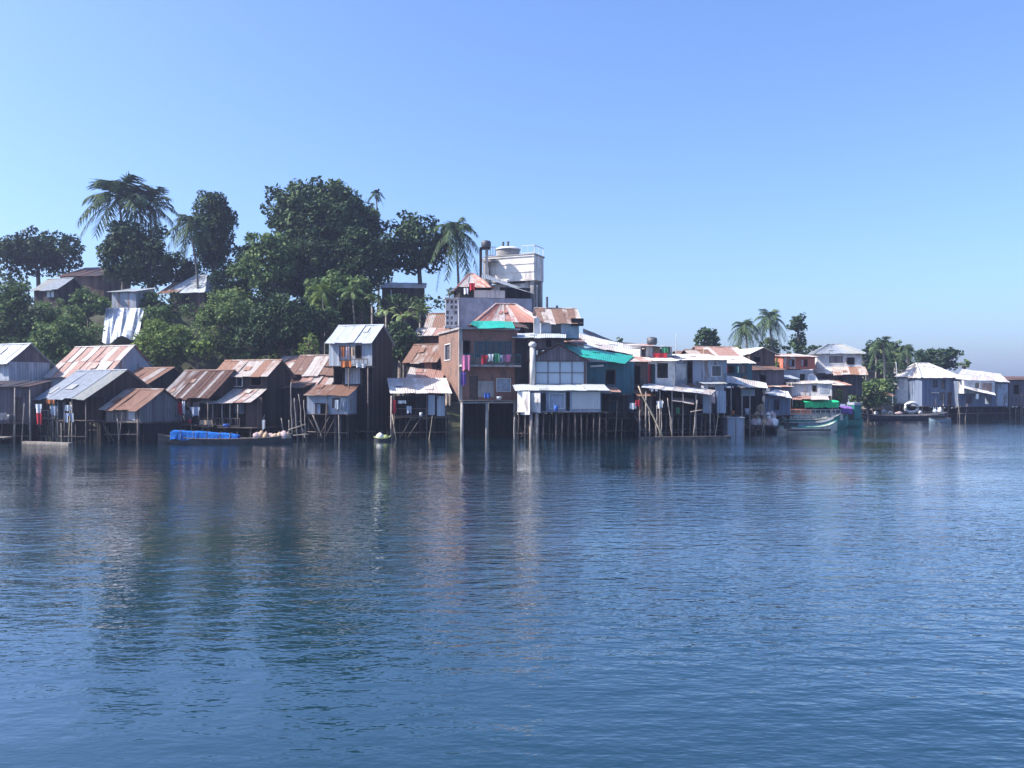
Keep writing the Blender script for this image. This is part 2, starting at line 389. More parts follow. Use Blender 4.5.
# ------------------------------------------------------------------ houses
class House:
    """front wall runs between two image columns at depth Y; local x along the front, y into depth, z up from base"""
    def __init__(s, name, label, l, r, Y, yaw, D, z0=0.0, cat='house', group=None):
        c = math.cos(rad(yaw)); q = math.sin(rad(yaw))
        pm = W((l + r) / 2, HZ, Y)
        def hit(px):                       # distance along the front line where image column px meets it
            k = (px - 512) / F
            return (k * pm.y - pm.x) / (c - k * q)
        a, b = hit(l), hit(r)
        mid = (a + b) / 2
        s.loc = Vector((pm.x + c * mid, pm.y + q * mid, z0)); s.W = b - a; s.D = D; s.c, s.q, s.z0 = c, q, z0
        s.x0, s.x1 = -s.W / 2, s.W / 2
        s.e = thing(name, label, cat, s.loc, rad(yaw), group)
    def at(s, px, py, y=0.0):
        """local (x, z) where the sight line through (px, py) meets the plane local y"""
        ox, oy = s.loc.x - s.q * y, s.loc.y + s.c * y
        k = (px - 512) / F
        t = (k * oy - ox) / (s.c - k * s.q)
        Yd = oy + s.q * t
        return t, CAMH - (py - HZ) / F * Yd - s.z0
    def X(s, px, y=0.0): return s.at(px, HZ, y)[0]
    def Z(s, py, y=0.0, px=None):
        if px is None: px = 512 + F * (s.loc.x - s.q * y) / (s.loc.y + s.c * y)
        return s.at(px, py, y)[1]
    # --- parts
    def walls(s, zb, zt, m, holes=(), rise=0.0, kind=None, apex=.5, t=.09, name='wall', x0=None, x1=None, y0=0.0, D=None, side_l=(), side_r=()):
        x0 = s.x0 if x0 is None else x0; x1 = s.x1 if x1 is None else x1; D = s.D if D is None else D
        mb = MB(); w = x1 - x0; h = zt - zb; y1 = y0 + D
        mb.panel((x0, y0, zb), (1, 0, 0), (0, 1, 0), w, h, t, [(a - x0, b - x0, c - zb, d - zb) for a, b, c, d in holes])
        mb.panel((x1, y1, zb), (-1, 0, 0), (0, -1, 0), w, h, t)
        mb.panel((x0, y1 - t, zb), (0, -1, 0), (1, 0, 0), D - 2 * t, h, t, [(D - 2 * t - (b - y0), D - 2 * t - (a - y0), c - zb, d - zb) for a, b, c, d in side_l])
        mb.panel((x1, y0 + t, zb), (0, 1, 0), (-1, 0, 0), D - 2 * t, h, t, [(a - y0, b - y0, c - zb, d - zb) for a, b, c, d in side_r])
        if rise > 0 and kind == 'gx':
            ym = y0 + D * apex
            for xa, sg in ((x0, 1), (x1, -1)):
                mb.prism([(xa, y0 + .02, zt + .002), (xa, y1 - .02, zt + .002), (xa, ym, zt + rise)], (sg * t, 0, 0))
        elif rise > 0 and kind == 'gy':
            xm = x0 + w * apex
            for ya, sg in ((y0, 1), (y1, -1)):
                mb.prism([(x0 + .02, ya, zt + .002), (x1 - .02, ya, zt + .002), (xm, ya, zt + rise)], (0, sg * t, 0))
        elif rise > 0 and kind == 'shed':
            for xa, sg in ((x0, 1), (x1, -1)):
                mb.prism([(xa, y0 + .02, zt + .002), (xa, y1, zt + .002), (xa, y1, zt + rise)], (sg * t, 0, 0))
            mb.box(x0 + t, x1 - t, y1 - t, y1, zt + .002, zt + rise)
        return mb.build(name, m, s.e)
    def roof_gx(s, zt, rise, m, of=.4, os=.3, x0=None, x1=None, y0=0.0, D=None, apex=.5, w=.8, rows=1):
        x0 = (s.x0 if x0 is None else x0) - os; x1 = (s.x1 if x1 is None else x1) + os; D = s.D if D is None else D
        ym, y1 = y0 + D * apex, y0 + D; g = rise / (D * apex); g2 = rise / (D * (1 - apex)); k = .06
        mb = MB()
        mb.sheets((x0, y0 - of, zt - g * of + k), (x1, y0 - of, zt - g * of + k), (x1, ym, zt + rise + k), (x0, ym, zt + rise + k), w, rows=rows)
        mb.sheets((x1, y1 + of, zt - g2 * of + k), (x0, y1 + of, zt - g2 * of + k), (x0, ym, zt + rise + k - .004), (x1, ym, zt + rise + k - .004), w, rows=rows)
        r = mb.build('roof', m, s.e)
        cp = MB(); cp.prism([(x0 + .02, ym - .14, zt + rise + k - .02), (x0 + .02, ym, zt + rise + k + .06), (x0 + .02, ym + .14, zt + rise + k - .02)], (x1 - x0 - .04, 0, 0))
        cp.build('ridge_cap', m, r)
        return r
    def roof_gy(s, zt, rise, m, of=.3, os=.35, x0=None, x1=None, y0=0.0, D=None, apex=.5, w=.8):
        x0 = s.x0 if x0 is None else x0; x1 = s.x1 if x1 is None else x1; D = s.D if D is None else D
        xm = x0 + (x1 - x0) * apex; g1 = rise / (xm - x0); g2 = rise / (x1 - xm); k = .06; ya, yb = y0 - of, y0 + D + of
        mb = MB()
        mb.sheets((x0 - os, yb, zt - g1 * os + k), (x0 - os, ya, zt - g1 * os + k), (xm, ya, zt + rise + k), (xm, yb, zt + rise + k), w)
        mb.sheets((x1 + os, ya, zt - g2 * os + k), (x1 + os, yb, zt - g2 * os + k), (xm, yb, zt + rise + k - .004), (xm, ya, zt + rise + k - .004), w)
        return mb.build('roof', m, s.e)
    def slab(s, pts, m, name='roof', w=.8, jit=.12, rows=1):
        """roof patch given as four (px, py, local y) corners: eave-left, eave-right, top-right, top-left"""
        q = []
        for px, py, y in pts:
            x, z = s.at(px, py, y); q.append((x, y, z))
        return MB().sheets(*q, w, jit=jit, rows=rows).build(name, m, s.e)
    def lean(s, x0, x1, ya, za, yb, zb, m, name='awning_roof', w=.8, jit=.12):
        return MB().sheets((x0, ya, za), (x1, ya, za), (x1, yb, zb), (x0, yb, zb), w, jit=jit).build(name, m, s.e)
    def hip(s, zt, rise, m, o=.35, ridge=.3, x0=None, x1=None, y0=0.0, D=None, w=.8):
        x0 = (s.x0 if x0 is None else x0) - o; x1 = (s.x1 if x1 is None else x1) + o; D = s.D if D is None else D
        ya, yb = y0 - o, y0 + D + o; xm = (x0 + x1) / 2; hr = (x1 - x0) * ridge / 2; ym = (ya + yb) / 2; zb = zt - .1; zr = zt + rise
        mb = MB(); A, B = (xm - hr, ym, zr), (xm + hr, ym, zr)
        mb.sheets((x0, ya, zb), (x1, ya, zb), B, A, w, jit=.08)
        mb.sheets((x1, yb, zb), (x0, yb, zb), A, B, w, jit=.08)
        mb.sheets((x0, yb, zb), (x0, ya, zb), A, A, w, jit=.05)
        mb.sheets((x1, ya, zb), (x1, yb, zb), B, B, w, jit=.05)
        r = mb.build('roof', m, s.e)
        c = MB()
        for p, q in ((A, (x0, ya, zb)), (A, (x0, yb, zb)), (B, (x1, ya, zb)), (B, (x1, yb, zb)), (A, B)):
            c.tube([(p[0], p[1], p[2] + .03), (q[0], q[1], q[2] + .03)], .09, 6)
        c.build('ridge_cap', m, r)
        return r
    def rect(s, l, r, t, b, y=0.0):
        xa, z1 = s.at(l, t, y); xb, z0 = s.at(r, b, y); return (xa, xb, min(z0, z1), max(z0, z1))
    def window(s, rc, kind='glass', fm='frame_w', y=0.0, nx=2, ny=1, fw=.07):
        a, b, c, d = rc; mb = MB(); p = .025
        mb.box(a - fw, b + fw, y - p, y + .05, c - fw, c); mb.box(a - fw, b + fw, y - p, y + .05, d, d + fw)
        mb.box(a - fw, a, y - p, y + .05, c, d); mb.box(b, b + fw, y - p, y + .05, c, d)
        if kind in ('glass', 'pale'):
            for i in range(1, nx):
                x = a + (b - a) * i / nx; mb.box(x - .022, x + .022, y + .005, y + .055, c, d)
            for i in range(1, ny):
                z = c + (d - c) * i / ny; mb.box(a, b, y + .008, y + .05, z - .022, z + .022)
        if kind == 'door':
            o = mb.build('door_frame', fm, s.e)
            MB().box(a, b, y + .045, y + .075, c, d).build('door', 'frame_d', s.e); return o
        o = mb.build('window', fm, s.e)
        if kind in ('glass', 'pale'): MB().box(a, b, y + .06, y + .075, c, d).build('pane', 'glass' if kind == 'glass' else 'glass_l', o)
        elif kind == 'open' and b - a > .35 and R.random() < .6:
            sg = R.choice((-1, 1)); x = a if sg < 0 else b; ww = (b - a) * .55; an = R.uniform(.3, 1.2); dx, dy = sg * ww * math.cos(an), -ww * math.sin(an)
            MB().hexa([(x, y - .03, c), (x + dx, y - .03 + dy, c), (x + dx, y + .0 + dy, c), (x, y - .0, c), (x, y - .03, d), (x + dx, y - .03 + dy, d), (x + dx, y + .0 + dy, d), (x, y - .0, d)]).build('shutter', R.choice(['w_grey', 'w_brown', 'w_lblue', 'w_teal', 'w_pblue']), o)
            if R.random() < .5: MB().box(a, a + (b - a) * .45, y + .06, y + .075, c, d).build('curtain', R.choice(['curtain', 'cloth_red', 'cloth_green', 'sack_tan']), o)
        elif kind == 'shutter': MB().box(a, b, y + .03, y + .07, c, d).build('shutter', 'w_grey', o)
        elif kind == 'curtain':
            k = MB(); n = 10
            for i in range(n):
                xa, xb = a + (b - a) * i / n, a + (b - a) * (i + 1) / n; ya, yb = y + .07 + .03 * (i % 2), y + .07 + .03 * ((i + 1) % 2)
                k.face([(xa, ya, c), (xb, yb, c), (xb, yb, d), (xa, ya, d)]); k.face([(xa, ya + .01, d), (xb, yb + .01, d), (xb, yb + .01, c), (xa, ya + .01, c)])
            k.build('curtain', 'curtain', o)
        return o
    def stilts(s, zt, xs=None, ys=None, m='wood_d', r=.085, low=-1.2, light=()):
        xs = xs or [s.x0 + .15 + (s.W - .3) * i / max(1, round(s.W / 1.1)) for i in range(round(s.W / 1.1) + 1)]
        ys = ys or [.12, s.D * .5, s.D - .15]
        k = 0
        if s.z0 == 0: s.understory(zt)
        for y in ys:
            for x in xs:
                j = lambda a: R.uniform(-a, a)
                q = R.uniform(.75, 1.2)
                p = [(x + j(.14), y + j(.1), low - s.z0), (x + j(.07), y + j(.05), (zt + low - s.z0) / 2), (x, y, zt)]
                MB().tube(p, [r * q * 1.05, r * q, r * q * .9], 6).build('stilt', m if k not in light else 'wood_l', s.e, True); k += 1
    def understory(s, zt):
        """black boards that put shade under the floor, and bracing"""
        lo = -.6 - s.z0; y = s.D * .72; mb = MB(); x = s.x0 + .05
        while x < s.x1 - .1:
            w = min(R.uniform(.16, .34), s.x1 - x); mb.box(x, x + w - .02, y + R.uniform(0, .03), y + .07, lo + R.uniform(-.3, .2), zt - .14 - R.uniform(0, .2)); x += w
        mb.build('shade_boards', 'w_black', s.e)  # black boards added to darken the space below the floor
        for k in range(2 if s.W > 2.5 else 1):
            xa = s.x0 + R.uniform(.05, .5) * s.W; xb = xa + R.choice((-1, 1)) * R.uniform(.5, 1.2); ya = -.12 - .1 * k
            MB().tube([(xa, ya, .1 - s.z0), (xb, ya + .03, zt - .08)], .04, 6).build('brace', 'wood', s.e, True)
        for k in range(int(s.W * .75)):
            x = R.uniform(s.x0 - .1, s.x1 + .1); dx = R.uniform(-.5, .5); ya = R.uniform(-.45, -.16); top = zt + R.uniform(-.5, 1.7)
            MB().tube([(x, ya, -1.0 - s.z0), (x + dx * .5 + R.uniform(-.05, .05), ya + .02, (top - 1 - s.z0) / 2), (x + dx, ya + .05, top)], [.045, .04, .03], 6).build('prop_pole', R.choice(['wood_l', 'wood', 'bamboo', 'wood']), s.e, True)
        zb = R.uniform(.35, .75) - s.z0
        MB().tube([(s.x0 - .1, -.06, zb), (s.x1 + .1, -.05, zb + R.uniform(-.1, .1))], .045, 6).build('cross_rail', 'wood', s.e, True)
    def deck(s, z, m='wood', x0=None, x1=None, y0=-.5, y1=None, name='deck', th=.12):
        x0 = (s.x0 - .1) if x0 is None else x0; x1 = (s.x1 + .1) if x1 is None else x1; y1 = s.D if y1 is None else y1
        mb = MB(); n = max(2, round((y1 - y0) / .28))
        for i in range(n):
            a, b = y0 + (y1 - y0) * i / n, y0 + (y1 - y0) * (i + 1) / n - .015
            mb.box(x0 + R.uniform(-.1, .06), x1 + R.uniform(-.06, .1), a, b, z - .04 + R.uniform(-.006, .006), z)
        for x in (x0 + .1, (x0 + x1) / 2, x1 - .1): mb.box(x - .05, x + .05, y0 + .02, y1 - .02, z - th - .01, z - .05)
        return mb.build(name, m, s.e)
    def post(s, x, y, za, zb, r=.055, m='wood', name='post', lean=.06):
        return MB().tube([(x + R.uniform(-lean, lean), y, za), (x + R.uniform(-lean / 2, lean / 2), y, (za + zb) / 2), (x, y, zb)], [r * 1.05, r, r * .9], 6).build(name, m, s.e, True)
    def rail(s, x0, x1, y, z, h=.9, m='wood', step=.35, name='railing'):
        mb = MB().box(x0, x1, y - .03, y + .03, z + h - .06, z + h); mb.box(x0, x1, y - .025, y + .025, z + .08, z + .13)
        n = max(2, int((x1 - x0) / step))
        for i in range(n + 1):
            x = x0 + .02 + (x1 - x0 - .04) * i / n; mb.box(x - .018, x + .018, y - .02, y + .02, z + .13, z + h - .06)
        return mb.build(name, m, s.e)
    def panel_part(s, rc, y, m, name='panel', t=.05):
        a, b, c, d = rc; return MB().box(a, b, y, y + t, c, d).build(name, m, s.e)

# ------------------------------------------------------------------ the village, left to right
def simple(name, label, l, r, Y, yaw, D, top, bot, wall, roof=None, wins=(), y0=0.0, gable=None, z0=0.0, of=.35, os=.25, apex=.5, w=.8, cat='house', rows=1, side_l=(), side_r=(), group=None):
    h = House(name, label, l, r, Y, yaw, D, z0, cat, group)
    zt, zb = h.Z(top), h.Z(bot)
    if z0 > 5: zb = min(zb, ground((l + r) / 2, Y) - z0 - .6)
    h.zt, h.zb = zt, zb
    rcs = [(h.rect(*q[:4], y=y0), q[4], q[5:] if len(q) > 5 else ()) for q in wins]
    rise = 0; kind = None
    if roof:
        kind = roof[0]
        if kind in ('gx', 'hip'): rise = h.Z(roof[1], D * (apex if kind == 'gx' else .5)) - zt
        elif kind == 'gy': rise = h.Z(roof[1]) - zt
        elif kind == 'shed': rise = h.Z(roof[1], D) - zt
        rise = max(rise, .25)
    h.rise = rise
    ww = h.walls(zb, zt, wall, [q[0] for q in rcs], rise if kind in ('gx', 'gy', 'shed') and not gable and not y0 else 0, kind, apex, y0=y0, D=D - y0, side_l=side_l, side_r=side_r)
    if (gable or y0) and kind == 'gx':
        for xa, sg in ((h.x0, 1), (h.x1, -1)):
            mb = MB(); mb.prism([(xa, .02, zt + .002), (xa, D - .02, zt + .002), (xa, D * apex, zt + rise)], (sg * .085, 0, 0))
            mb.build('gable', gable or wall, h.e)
    if wall in ('w_dark', 'w_brown', 'w_violet', 'w_grey', 'w_black', 'w_zinc', 'w_pblue', 'w_teal', 'w_lblue', 'w_paint', 'w_blue', 'w_beige') and z0 < 5:
        done = [q[0] for q in rcs]
        for k in range(R.randint(2, 4)):
            a = R.uniform(h.x0 + .05, h.x1 - .7); b = a + R.uniform(.4, .9); c = R.uniform(zb + .05, max(zb + .1, zt - .8)); d = min(zt - .08, c + R.uniform(.5, 1.1))
            if b > h.x1 - .05 or d - c < .2 or any(a < q[1] + .12 and b > q[0] - .12 and c < q[3] + .12 and d > q[2] - .12 for q in done): continue
            done.append((a, b, c, d)); MB().hexa_(a, b, y0 - .025 - .004 * k, y0 - .003 - .004 * k, c, d, R.uniform(-.05, .05)).build('wall_patch', R.choice(['w_zinc', 'w_brown', 'w_grey', 'w_pblue', 'w_white', 'r_rust', 'r_pink', 'w_violet']), h.e)
    for rc, k, ex in rcs: h.window(rc, k, *(ex[:1] or ('frame_d',)), y=y0, nx=ex[1] if len(ex) > 1 else 2, ny=ex[2] if len(ex) > 2 else 1)
    if roof:
        if kind == 'gx': h.roof_gx(zt, rise, roof[2], of, os, apex=apex, w=w, rows=rows)
        elif kind == 'gy': h.roof_gy(zt, rise, roof[2], of, os, apex=apex, w=w)
        elif kind == 'hip': h.hip(zt, rise, roof[2], w=w)
        elif kind == 'shed':
            g = rise / D
            h.slab_l = MB().sheets((h.x0 - os, -of, zt - g * of + .06), (h.x1 + os, -of, zt - g * of + .06), (h.x1 + os, D + .2, zt + rise + g * .2 + .06), (h.x0 - os, D + .2, zt + rise + g * .2 + .06), w, rows=rows).build('roof', roof[2], h.e)
    return h

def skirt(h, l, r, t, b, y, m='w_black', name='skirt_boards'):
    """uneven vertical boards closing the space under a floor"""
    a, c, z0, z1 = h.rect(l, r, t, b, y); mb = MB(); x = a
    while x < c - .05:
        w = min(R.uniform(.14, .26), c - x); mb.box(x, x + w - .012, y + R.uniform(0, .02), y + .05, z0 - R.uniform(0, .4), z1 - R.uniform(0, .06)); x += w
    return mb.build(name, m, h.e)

# --- far left
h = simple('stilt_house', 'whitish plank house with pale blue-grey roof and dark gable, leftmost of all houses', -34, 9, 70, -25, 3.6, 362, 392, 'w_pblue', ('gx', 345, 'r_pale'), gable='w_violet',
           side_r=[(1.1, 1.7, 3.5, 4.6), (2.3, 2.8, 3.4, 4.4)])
for a, b, c, d in ((1.1, 1.7, 3.5, 4.6), (2.3, 2.8, 3.4, 4.4)):
    mb = MB(); mb.box(h.x1 - .03, h.x1 + .03, a - .06, a, c - .06, d + .06); mb.box(h.x1 - .03, h.x1 + .03, b, b + .06, c - .06, d + .06); mb.box(h.x1 - .03, h.x1 + .03, a, b, d, d + .06); mb.box(h.x1 - .03, h.x1 + .03, a, b, c - .06, c)
    o = mb.build('window', 'frame_w', h.e); MB().box(h.x1 - .07, h.x1 - .05, a, b, c, d).build('pane', 'glass', o)
h.stilts(h.zb)

h = simple('stilt_house', 'purplish-grey waterside shack with flat brown roof edge, in front of the leftmost house', -36, 30, 62.3, 4, 3.2, 387, 423, 'w_violet', ('shed', 382, 'r_dark'), [(16, 21, 398, 422, 'door')], os=.15)
h.deck(h.zb, y0=-.3); h.stilts(h.zb)
skirt(h, -36, 13, 423, 438, .35)
for px in (-12, 15, 30): h.post(h.X(px, -.25), -.25, -1, h.zt - .05, .07, 'wood_l')
h.deck(h.Z(437, -.9), 'wood_l', h.X(-36), h.X(15), -1.5, -.3, 'landing')

h = simple('stilt_house', 'dark house with smooth blue-grey zinc roof and open laundry porch by the left shore', 41, 87, 62.3, -25, 6.6, 397, 420, 'w_dark', ('gx', 371, 'r_zinc'), [(46, 56, 402, 418, 'open'), (62, 69, 402, 420, 'open')], y0=1.2, gable='w_dark')
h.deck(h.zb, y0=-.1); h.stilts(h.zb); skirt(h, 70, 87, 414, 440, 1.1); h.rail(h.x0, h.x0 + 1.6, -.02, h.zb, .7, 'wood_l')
for px in (41, 53, 58, 65, 72, 86): h.post(h.X(px), 0, -1.1, h.zt - .05, .06, 'wood_l' if px in (53, 58, 72) else 'wood')
mb = MB(); x = 1.2
while x < 6.3:
    mb.box(h.x1 - .05, h.x1 + .0, x, x + .2, h.Z(441, x) + R.uniform(-.3, .1), h.zb - .02); x += .215
mb.build('skirt_boards', 'w_black', h.e)
MB().box(h.x0, h.x1, -1.5, -1.1, -.1, .12).build('floating_log', 'wood_l', h.e)

h = simple('stilt_house', 'small shed with clean brick-red rusty roof between the blue-grey roof and the striped roof', 106, 140, 61.6, -25, 4.0, 407, 422, 'w_grey', ('gx', 390, 'r_rust'), [(118, 125, 411, 419, 'shutter')], of=.45)
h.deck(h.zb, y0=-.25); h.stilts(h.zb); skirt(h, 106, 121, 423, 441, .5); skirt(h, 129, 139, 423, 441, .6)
mb = MB(); x = .3
while x < 3.8: mb.box(h.x1 - .06, h.x1 - .01, x, x + .2, -.2 + R.uniform(-.2, .3), h.zb - .02); x += .22
mb.build('skirt_boards', 'w_black', h.e)
h.post(h.X(138, -.2), -.2, -1.1, h.zt - .1, .09, 'wood')

h = simple('house', 'bluish gable-ended house with streaked white and rust roof behind the blue-grey zinc roof', 50, 107, 70, -25, 5.2, 374, 402, 'w_lblue', ('gx', 347, 'r_pink'), rows=2)
h.stilts(h.zb)
h = simple('house', 'low house with plain rust roof and dark gable behind the small brick-red shed', 116, 148, 67.5, -25, 5.0, 384, 412, 'w_dark', ('gx', 368.5, 'r_rust'))
h.stilts(h.zb)

h = simple('stilt_house', 'house with boldly striped rusty roof behind the blue-covered boat', 163, 209, 64.8, -22, 5.2, 396, 424, 'w_dark', ('gx', 371, 'r_stripe'), [(166, 174, 404, 422, 'door'), (192, 200, 402, 412, 'curtain')], y0=.9, gable='w_dark', of=.3, rows=1, w=.42)
h.deck(h.zb, y0=-.6); h.stilts(h.zb); h.panel_part(h.rect(184, 190, 402, 420, .85), .85, 'w_pblue', 'wall_patch')
for px in (164, 185, 208): h.post(h.X(px, -.1), -.1, -1, h.zt - .05)
skirt(h, 163, 209, 425, 440, 1.0)

h = simple('stilt_house', 'two-storey dark house with orange rusty roof and a pink lean-to on thin posts', 215, 268, 66.3, -18, 3.2, 374, 426, 'w_dark', ('gx', 361, 'r_orange'), [(231, 242, 377, 386, 'glass', 'frame_w'), (251, 261, 377, 385, 'open')], of=.45)
h.deck(h.zb, y0=-2.2); h.stilts(h.zb, ys=[-2, .2, 2.9])
xa, xb = h.X(198, -2.2), h.X(247, -2.2)
h.lean(xa, xb + .3, -2.2, h.Z(403, -2.2), 0, h.Z(389), 'r_pink', 'lean_to_roof')
for px in (199, 213, 222, 230, 238): h.post(h.X(px, -2.05), -2.05, h.zb, h.Z(403, -2.05) - .02, .05, 'wood_l')
h.panel_part(h.rect(246, 262, 397, 427, -1.2), -1.2, 'w_brown', 'side_wall')
h.rail(h.X(200, -2.1), h.X(240, -2.1), -2.12, h.zb, .7, 'wood')

h = simple('stilt_house', 'blackened windowless shed behind the long boat stern, between orange and striped roofs', 264, 302, 67.2, -8, 3, 388, 430, 'w_black', ('shed', 382, 'r_dark'), [(290, 297, 400, 428, 'door')])
h.deck(h.zb); h.stilts(h.zb)
h = simple('house', 'small house with pale pinkish roof peeping out behind the orange rusty roof', 273, 294, 77, -20, 4, 367, 388, 'w_dark', ('gx', 357, 'r_pink'))
h = simple('house', 'house with coarse red and white striped roof left of the tall white-roofed house', 291, 333, 70.5, -14, 4, 373, 404, 'w_dark', ('gx', 356, 'r_stripe'), w=.7)
h.stilts(h.zb)
xa, xb = h.X(293, -2), h.X(327, -2)
h.lean(xa, xb, -2.2, h.Z(391, -2.2), -.1, h.Z(376, -.1), 'r_pink', 'lean_to_roof', w=.6, jit=.5)
for px in (297, 312, 325): h.post(h.X(px, -2), -2, -1, h.Z(392, -2))

# --- tall house with pale roof
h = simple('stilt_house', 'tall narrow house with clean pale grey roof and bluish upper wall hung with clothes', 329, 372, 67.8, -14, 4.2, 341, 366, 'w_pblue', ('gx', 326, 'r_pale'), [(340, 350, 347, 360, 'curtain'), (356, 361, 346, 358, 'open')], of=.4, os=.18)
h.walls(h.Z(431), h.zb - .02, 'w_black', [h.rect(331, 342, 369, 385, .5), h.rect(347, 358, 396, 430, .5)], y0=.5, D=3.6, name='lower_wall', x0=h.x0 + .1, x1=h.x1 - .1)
h.panel_part(h.rect(345, 360, 368, 384, .4), .4, 'w_pblue', 'wall_panel')
h.deck(h.zb, y0=-.7, y1=.45, name='balcony'); h.rail(h.X(345), h.X(371), -.6, h.zb, .55, 'wood')
for px in (360, 366, 371): h.post(h.X(px), .3, h.Z(386), h.zb - .1, .06)
h.stilts(h.Z(431) + .02); h.post(h.X(352), -.6, -1, h.zb - .12, .07); h.post(h.X(371), -.6, -1, h.zb - .12, .07)
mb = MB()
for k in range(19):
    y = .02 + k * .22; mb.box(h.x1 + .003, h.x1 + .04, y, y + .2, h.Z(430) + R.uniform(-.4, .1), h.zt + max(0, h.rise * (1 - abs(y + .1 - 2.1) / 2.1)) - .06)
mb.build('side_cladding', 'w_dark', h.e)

h = simple('stilt_house', 'pale blue hut on crooked stilts with dark openings, below the tall white-roofed house', 307, 348, 65.6, -6, 2.4, 395, 414, 'w_lblue', ('shed', 386.5, 'r_rust'), [(316, 325, 404, 414, 'open'), (333, 339, 399, 407, 'shutter')], of=.3, os=.15)
h.deck(h.zb, y0=-.2, y1=2.4); h.stilts(h.zb, xs=[h.x0 + .1, h.X(318), h.x1 - .1]); h.panel_part(h.rect(341, 346, 398, 408), -.06, 'w_white', 'wall_patch')
for px in (335, 339.5): h.post(h.X(px), .1, -1.2, h.zb - .1, .13, 'wood', 'stilt')
for a, b in ((308, 320), (330, 320)):
    MB().tube([(h.X(a), -.1, h.Z(416)), (h.X(b), -.15, h.Z(437))], .045, 6).build('brace', 'wood', h.e, True)

# --- white roofed shed
h = House('stilt_shed', 'open waterside shed under a bright white sloping roof, left of the brick house', 391, 449, 67, 8, 3.4, cat='shed')
h.slab([(390, 393.5, -.4), (452, 393, -.4), (446, 378, 3.3), (387, 378, 3.3)], 'r_white', w=.9, jit=.06)
zt, zb = h.Z(395, 0), h.Z(417, 0)
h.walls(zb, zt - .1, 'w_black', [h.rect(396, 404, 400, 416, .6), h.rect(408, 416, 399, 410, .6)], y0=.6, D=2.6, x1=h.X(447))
h.panel_part(h.rect(428, 435, 395, 415), 0, 'w_lblue', 'wall_panel'); h.panel_part(h.rect(437, 445, 396, 416), .02, 'w_pblue', 'wall_panel')
h.deck(zb, y0=-.1, y1=3.2); h.stilts(zb)
for px in (391.5, 394, 427, 446): h.post(h.X(px), -.05, -1.2, zt - .05, .08 if px == 391.5 else .05, 'wood_l' if px < 393 else 'wood')
h.rail(h.X(396), h.X(426), -.05, zb, .7, 'wood')

# --- small roofs left of and behind the brick house
h = simple('house', 'dark shack with small triangular rust roof left of the brick house', 406, 436, 74, -20, 4, 361, 392, 'w_dark', ('gx', 345, 'r_rust'))
h = simple('house', 'little red-roofed annex tucked under the white lattice column', 424, 446, 80, -12, 4, 334, 356, 'w_brick', ('gx', 314, 'r_rust'))
h.lean(h.x0 - .6, h.x1, -1.6, h.Z(336, -1.6), 0, h.Z(328), 'r_pink')
h = simple('house', 'grey low lean-to shack directly behind the bright white shed roof', 409, 440, 71.5, 0, 3, 378, 396, 'w_brown', ('shed', 367, 'r_pink'))

# --- brick house
h = House('brick_house', 'two-storey red brick house with balconies and turquoise tarp on top, centre of shore', 460, 517, 68, 18, 7.4)
wl = [(463, 470, 341, 364), (475, 486, 342, 357), (488, 499, 342, 357), (501, 511, 342, 357), (470, 477, 377, 399), (497, 510, 379, 391)]
rc = [h.rect(*q) for q in wl]; zb, zt = h.Z(400), h.Z(330)
sl = [(3.2, 5.0, h.Z(360, 4), h.Z(345, 4)), (4.6, 5.6, h.Z(392, 5), h.Z(376, 5))]
h.walls(zb, zt, 'w_brick', rc, side_l=sl, t=.18)
for a, b, c, d in sl[:1]:
    mb = MB(); x = h.x0
    mb.box(x - .03, x + .04, a - .07, a, c, d); mb.box(x - .03, x + .04, b, b + .07, c, d); mb.box(x - .03, x + .04, a - .07, b + .07, d, d + .07); mb.box(x - .06, x + .04, a - .07, b + .07, c - .07, c)
    o = mb.build('window', 'frame_w', h.e); MB().box(x + .08, x + .1, a, b, c, d).build('pane', 'glass', o)
mb = MB(); mb.panel((h.x0 + .17, -.035, zb + .01), (1, 0, 0), (0, 1, 0), h.W - .17, zt - zb - .02, .03, [(a - h.x0 - .17, b - h.x0 - .17, c - zb - .01, d - zb - .01) for a, b, c, d in rc]); mb.build('facade', 'w_brick_shade', h.e)  # overlay carrying the brick copy coloured for the shaded front
h.window(rc[0], 'open', 'frame_d', y=-.036)
for q in rc[1:4]: h.window(q, 'glass', 'w_teal', nx=2, ny=2, y=-.036)
h.window(rc[4], 'door', 'frame_d', y=-.036); h.window(rc[5], 'curtain', 'frame_w', y=-.036)
MB().box(h.x0 - .15, h.x1 + .15, -.35, 7.5, zt + .003, zt + .16).build('roof_slab', 'w_con', h.e)
MB().box(h.x0 - .1, h.x1 + .05, -.95, -.003, h.Z(367), h.Z(365)).build('balcony', 'w_con', h.e)
h.rail(h.x0, h.x1, -.9, h.Z(365), .85, 'w_teal', .18); 
h.deck(zb, 'wood_l', y0=-1.0, y1=-.01, th=.2); MB().box(h.x0 - .05, h.x1 + .05, -.9, 7.2, zb - .25, zb - .122).build('floor_beam', 'w_con', h.e)
h.panel_part((h.x0 - .12, h.x0 + .16, zb, zt - .01), -.16, 'w_con', 'corner_column', .15)
h.panel_part(h.rect(478, 494, 381, 397, -.06), -.075, 'w_con', 'render_patch', .038)
for y in (-.8, 2.5, 6.5):
    for px in (462, 487, 515): h.post(h.X(px, y), y, -1.2, zb - .25, .13, 'w_con', 'stilt', .02)
h.slab([(478, 328.5, -.6), (515, 328, -.6), (512, 321.5, 1.6), (472, 321.5, 1.6)], 'r_teal', 'tarp_roof', jit=.2)
h.slab([(470, 323.5, 0), (481, 328.5, -.5), (482, 321.4, 1.5), (473, 321, 1.5)], 'r_teal', 'tarp_corner', w=.6)
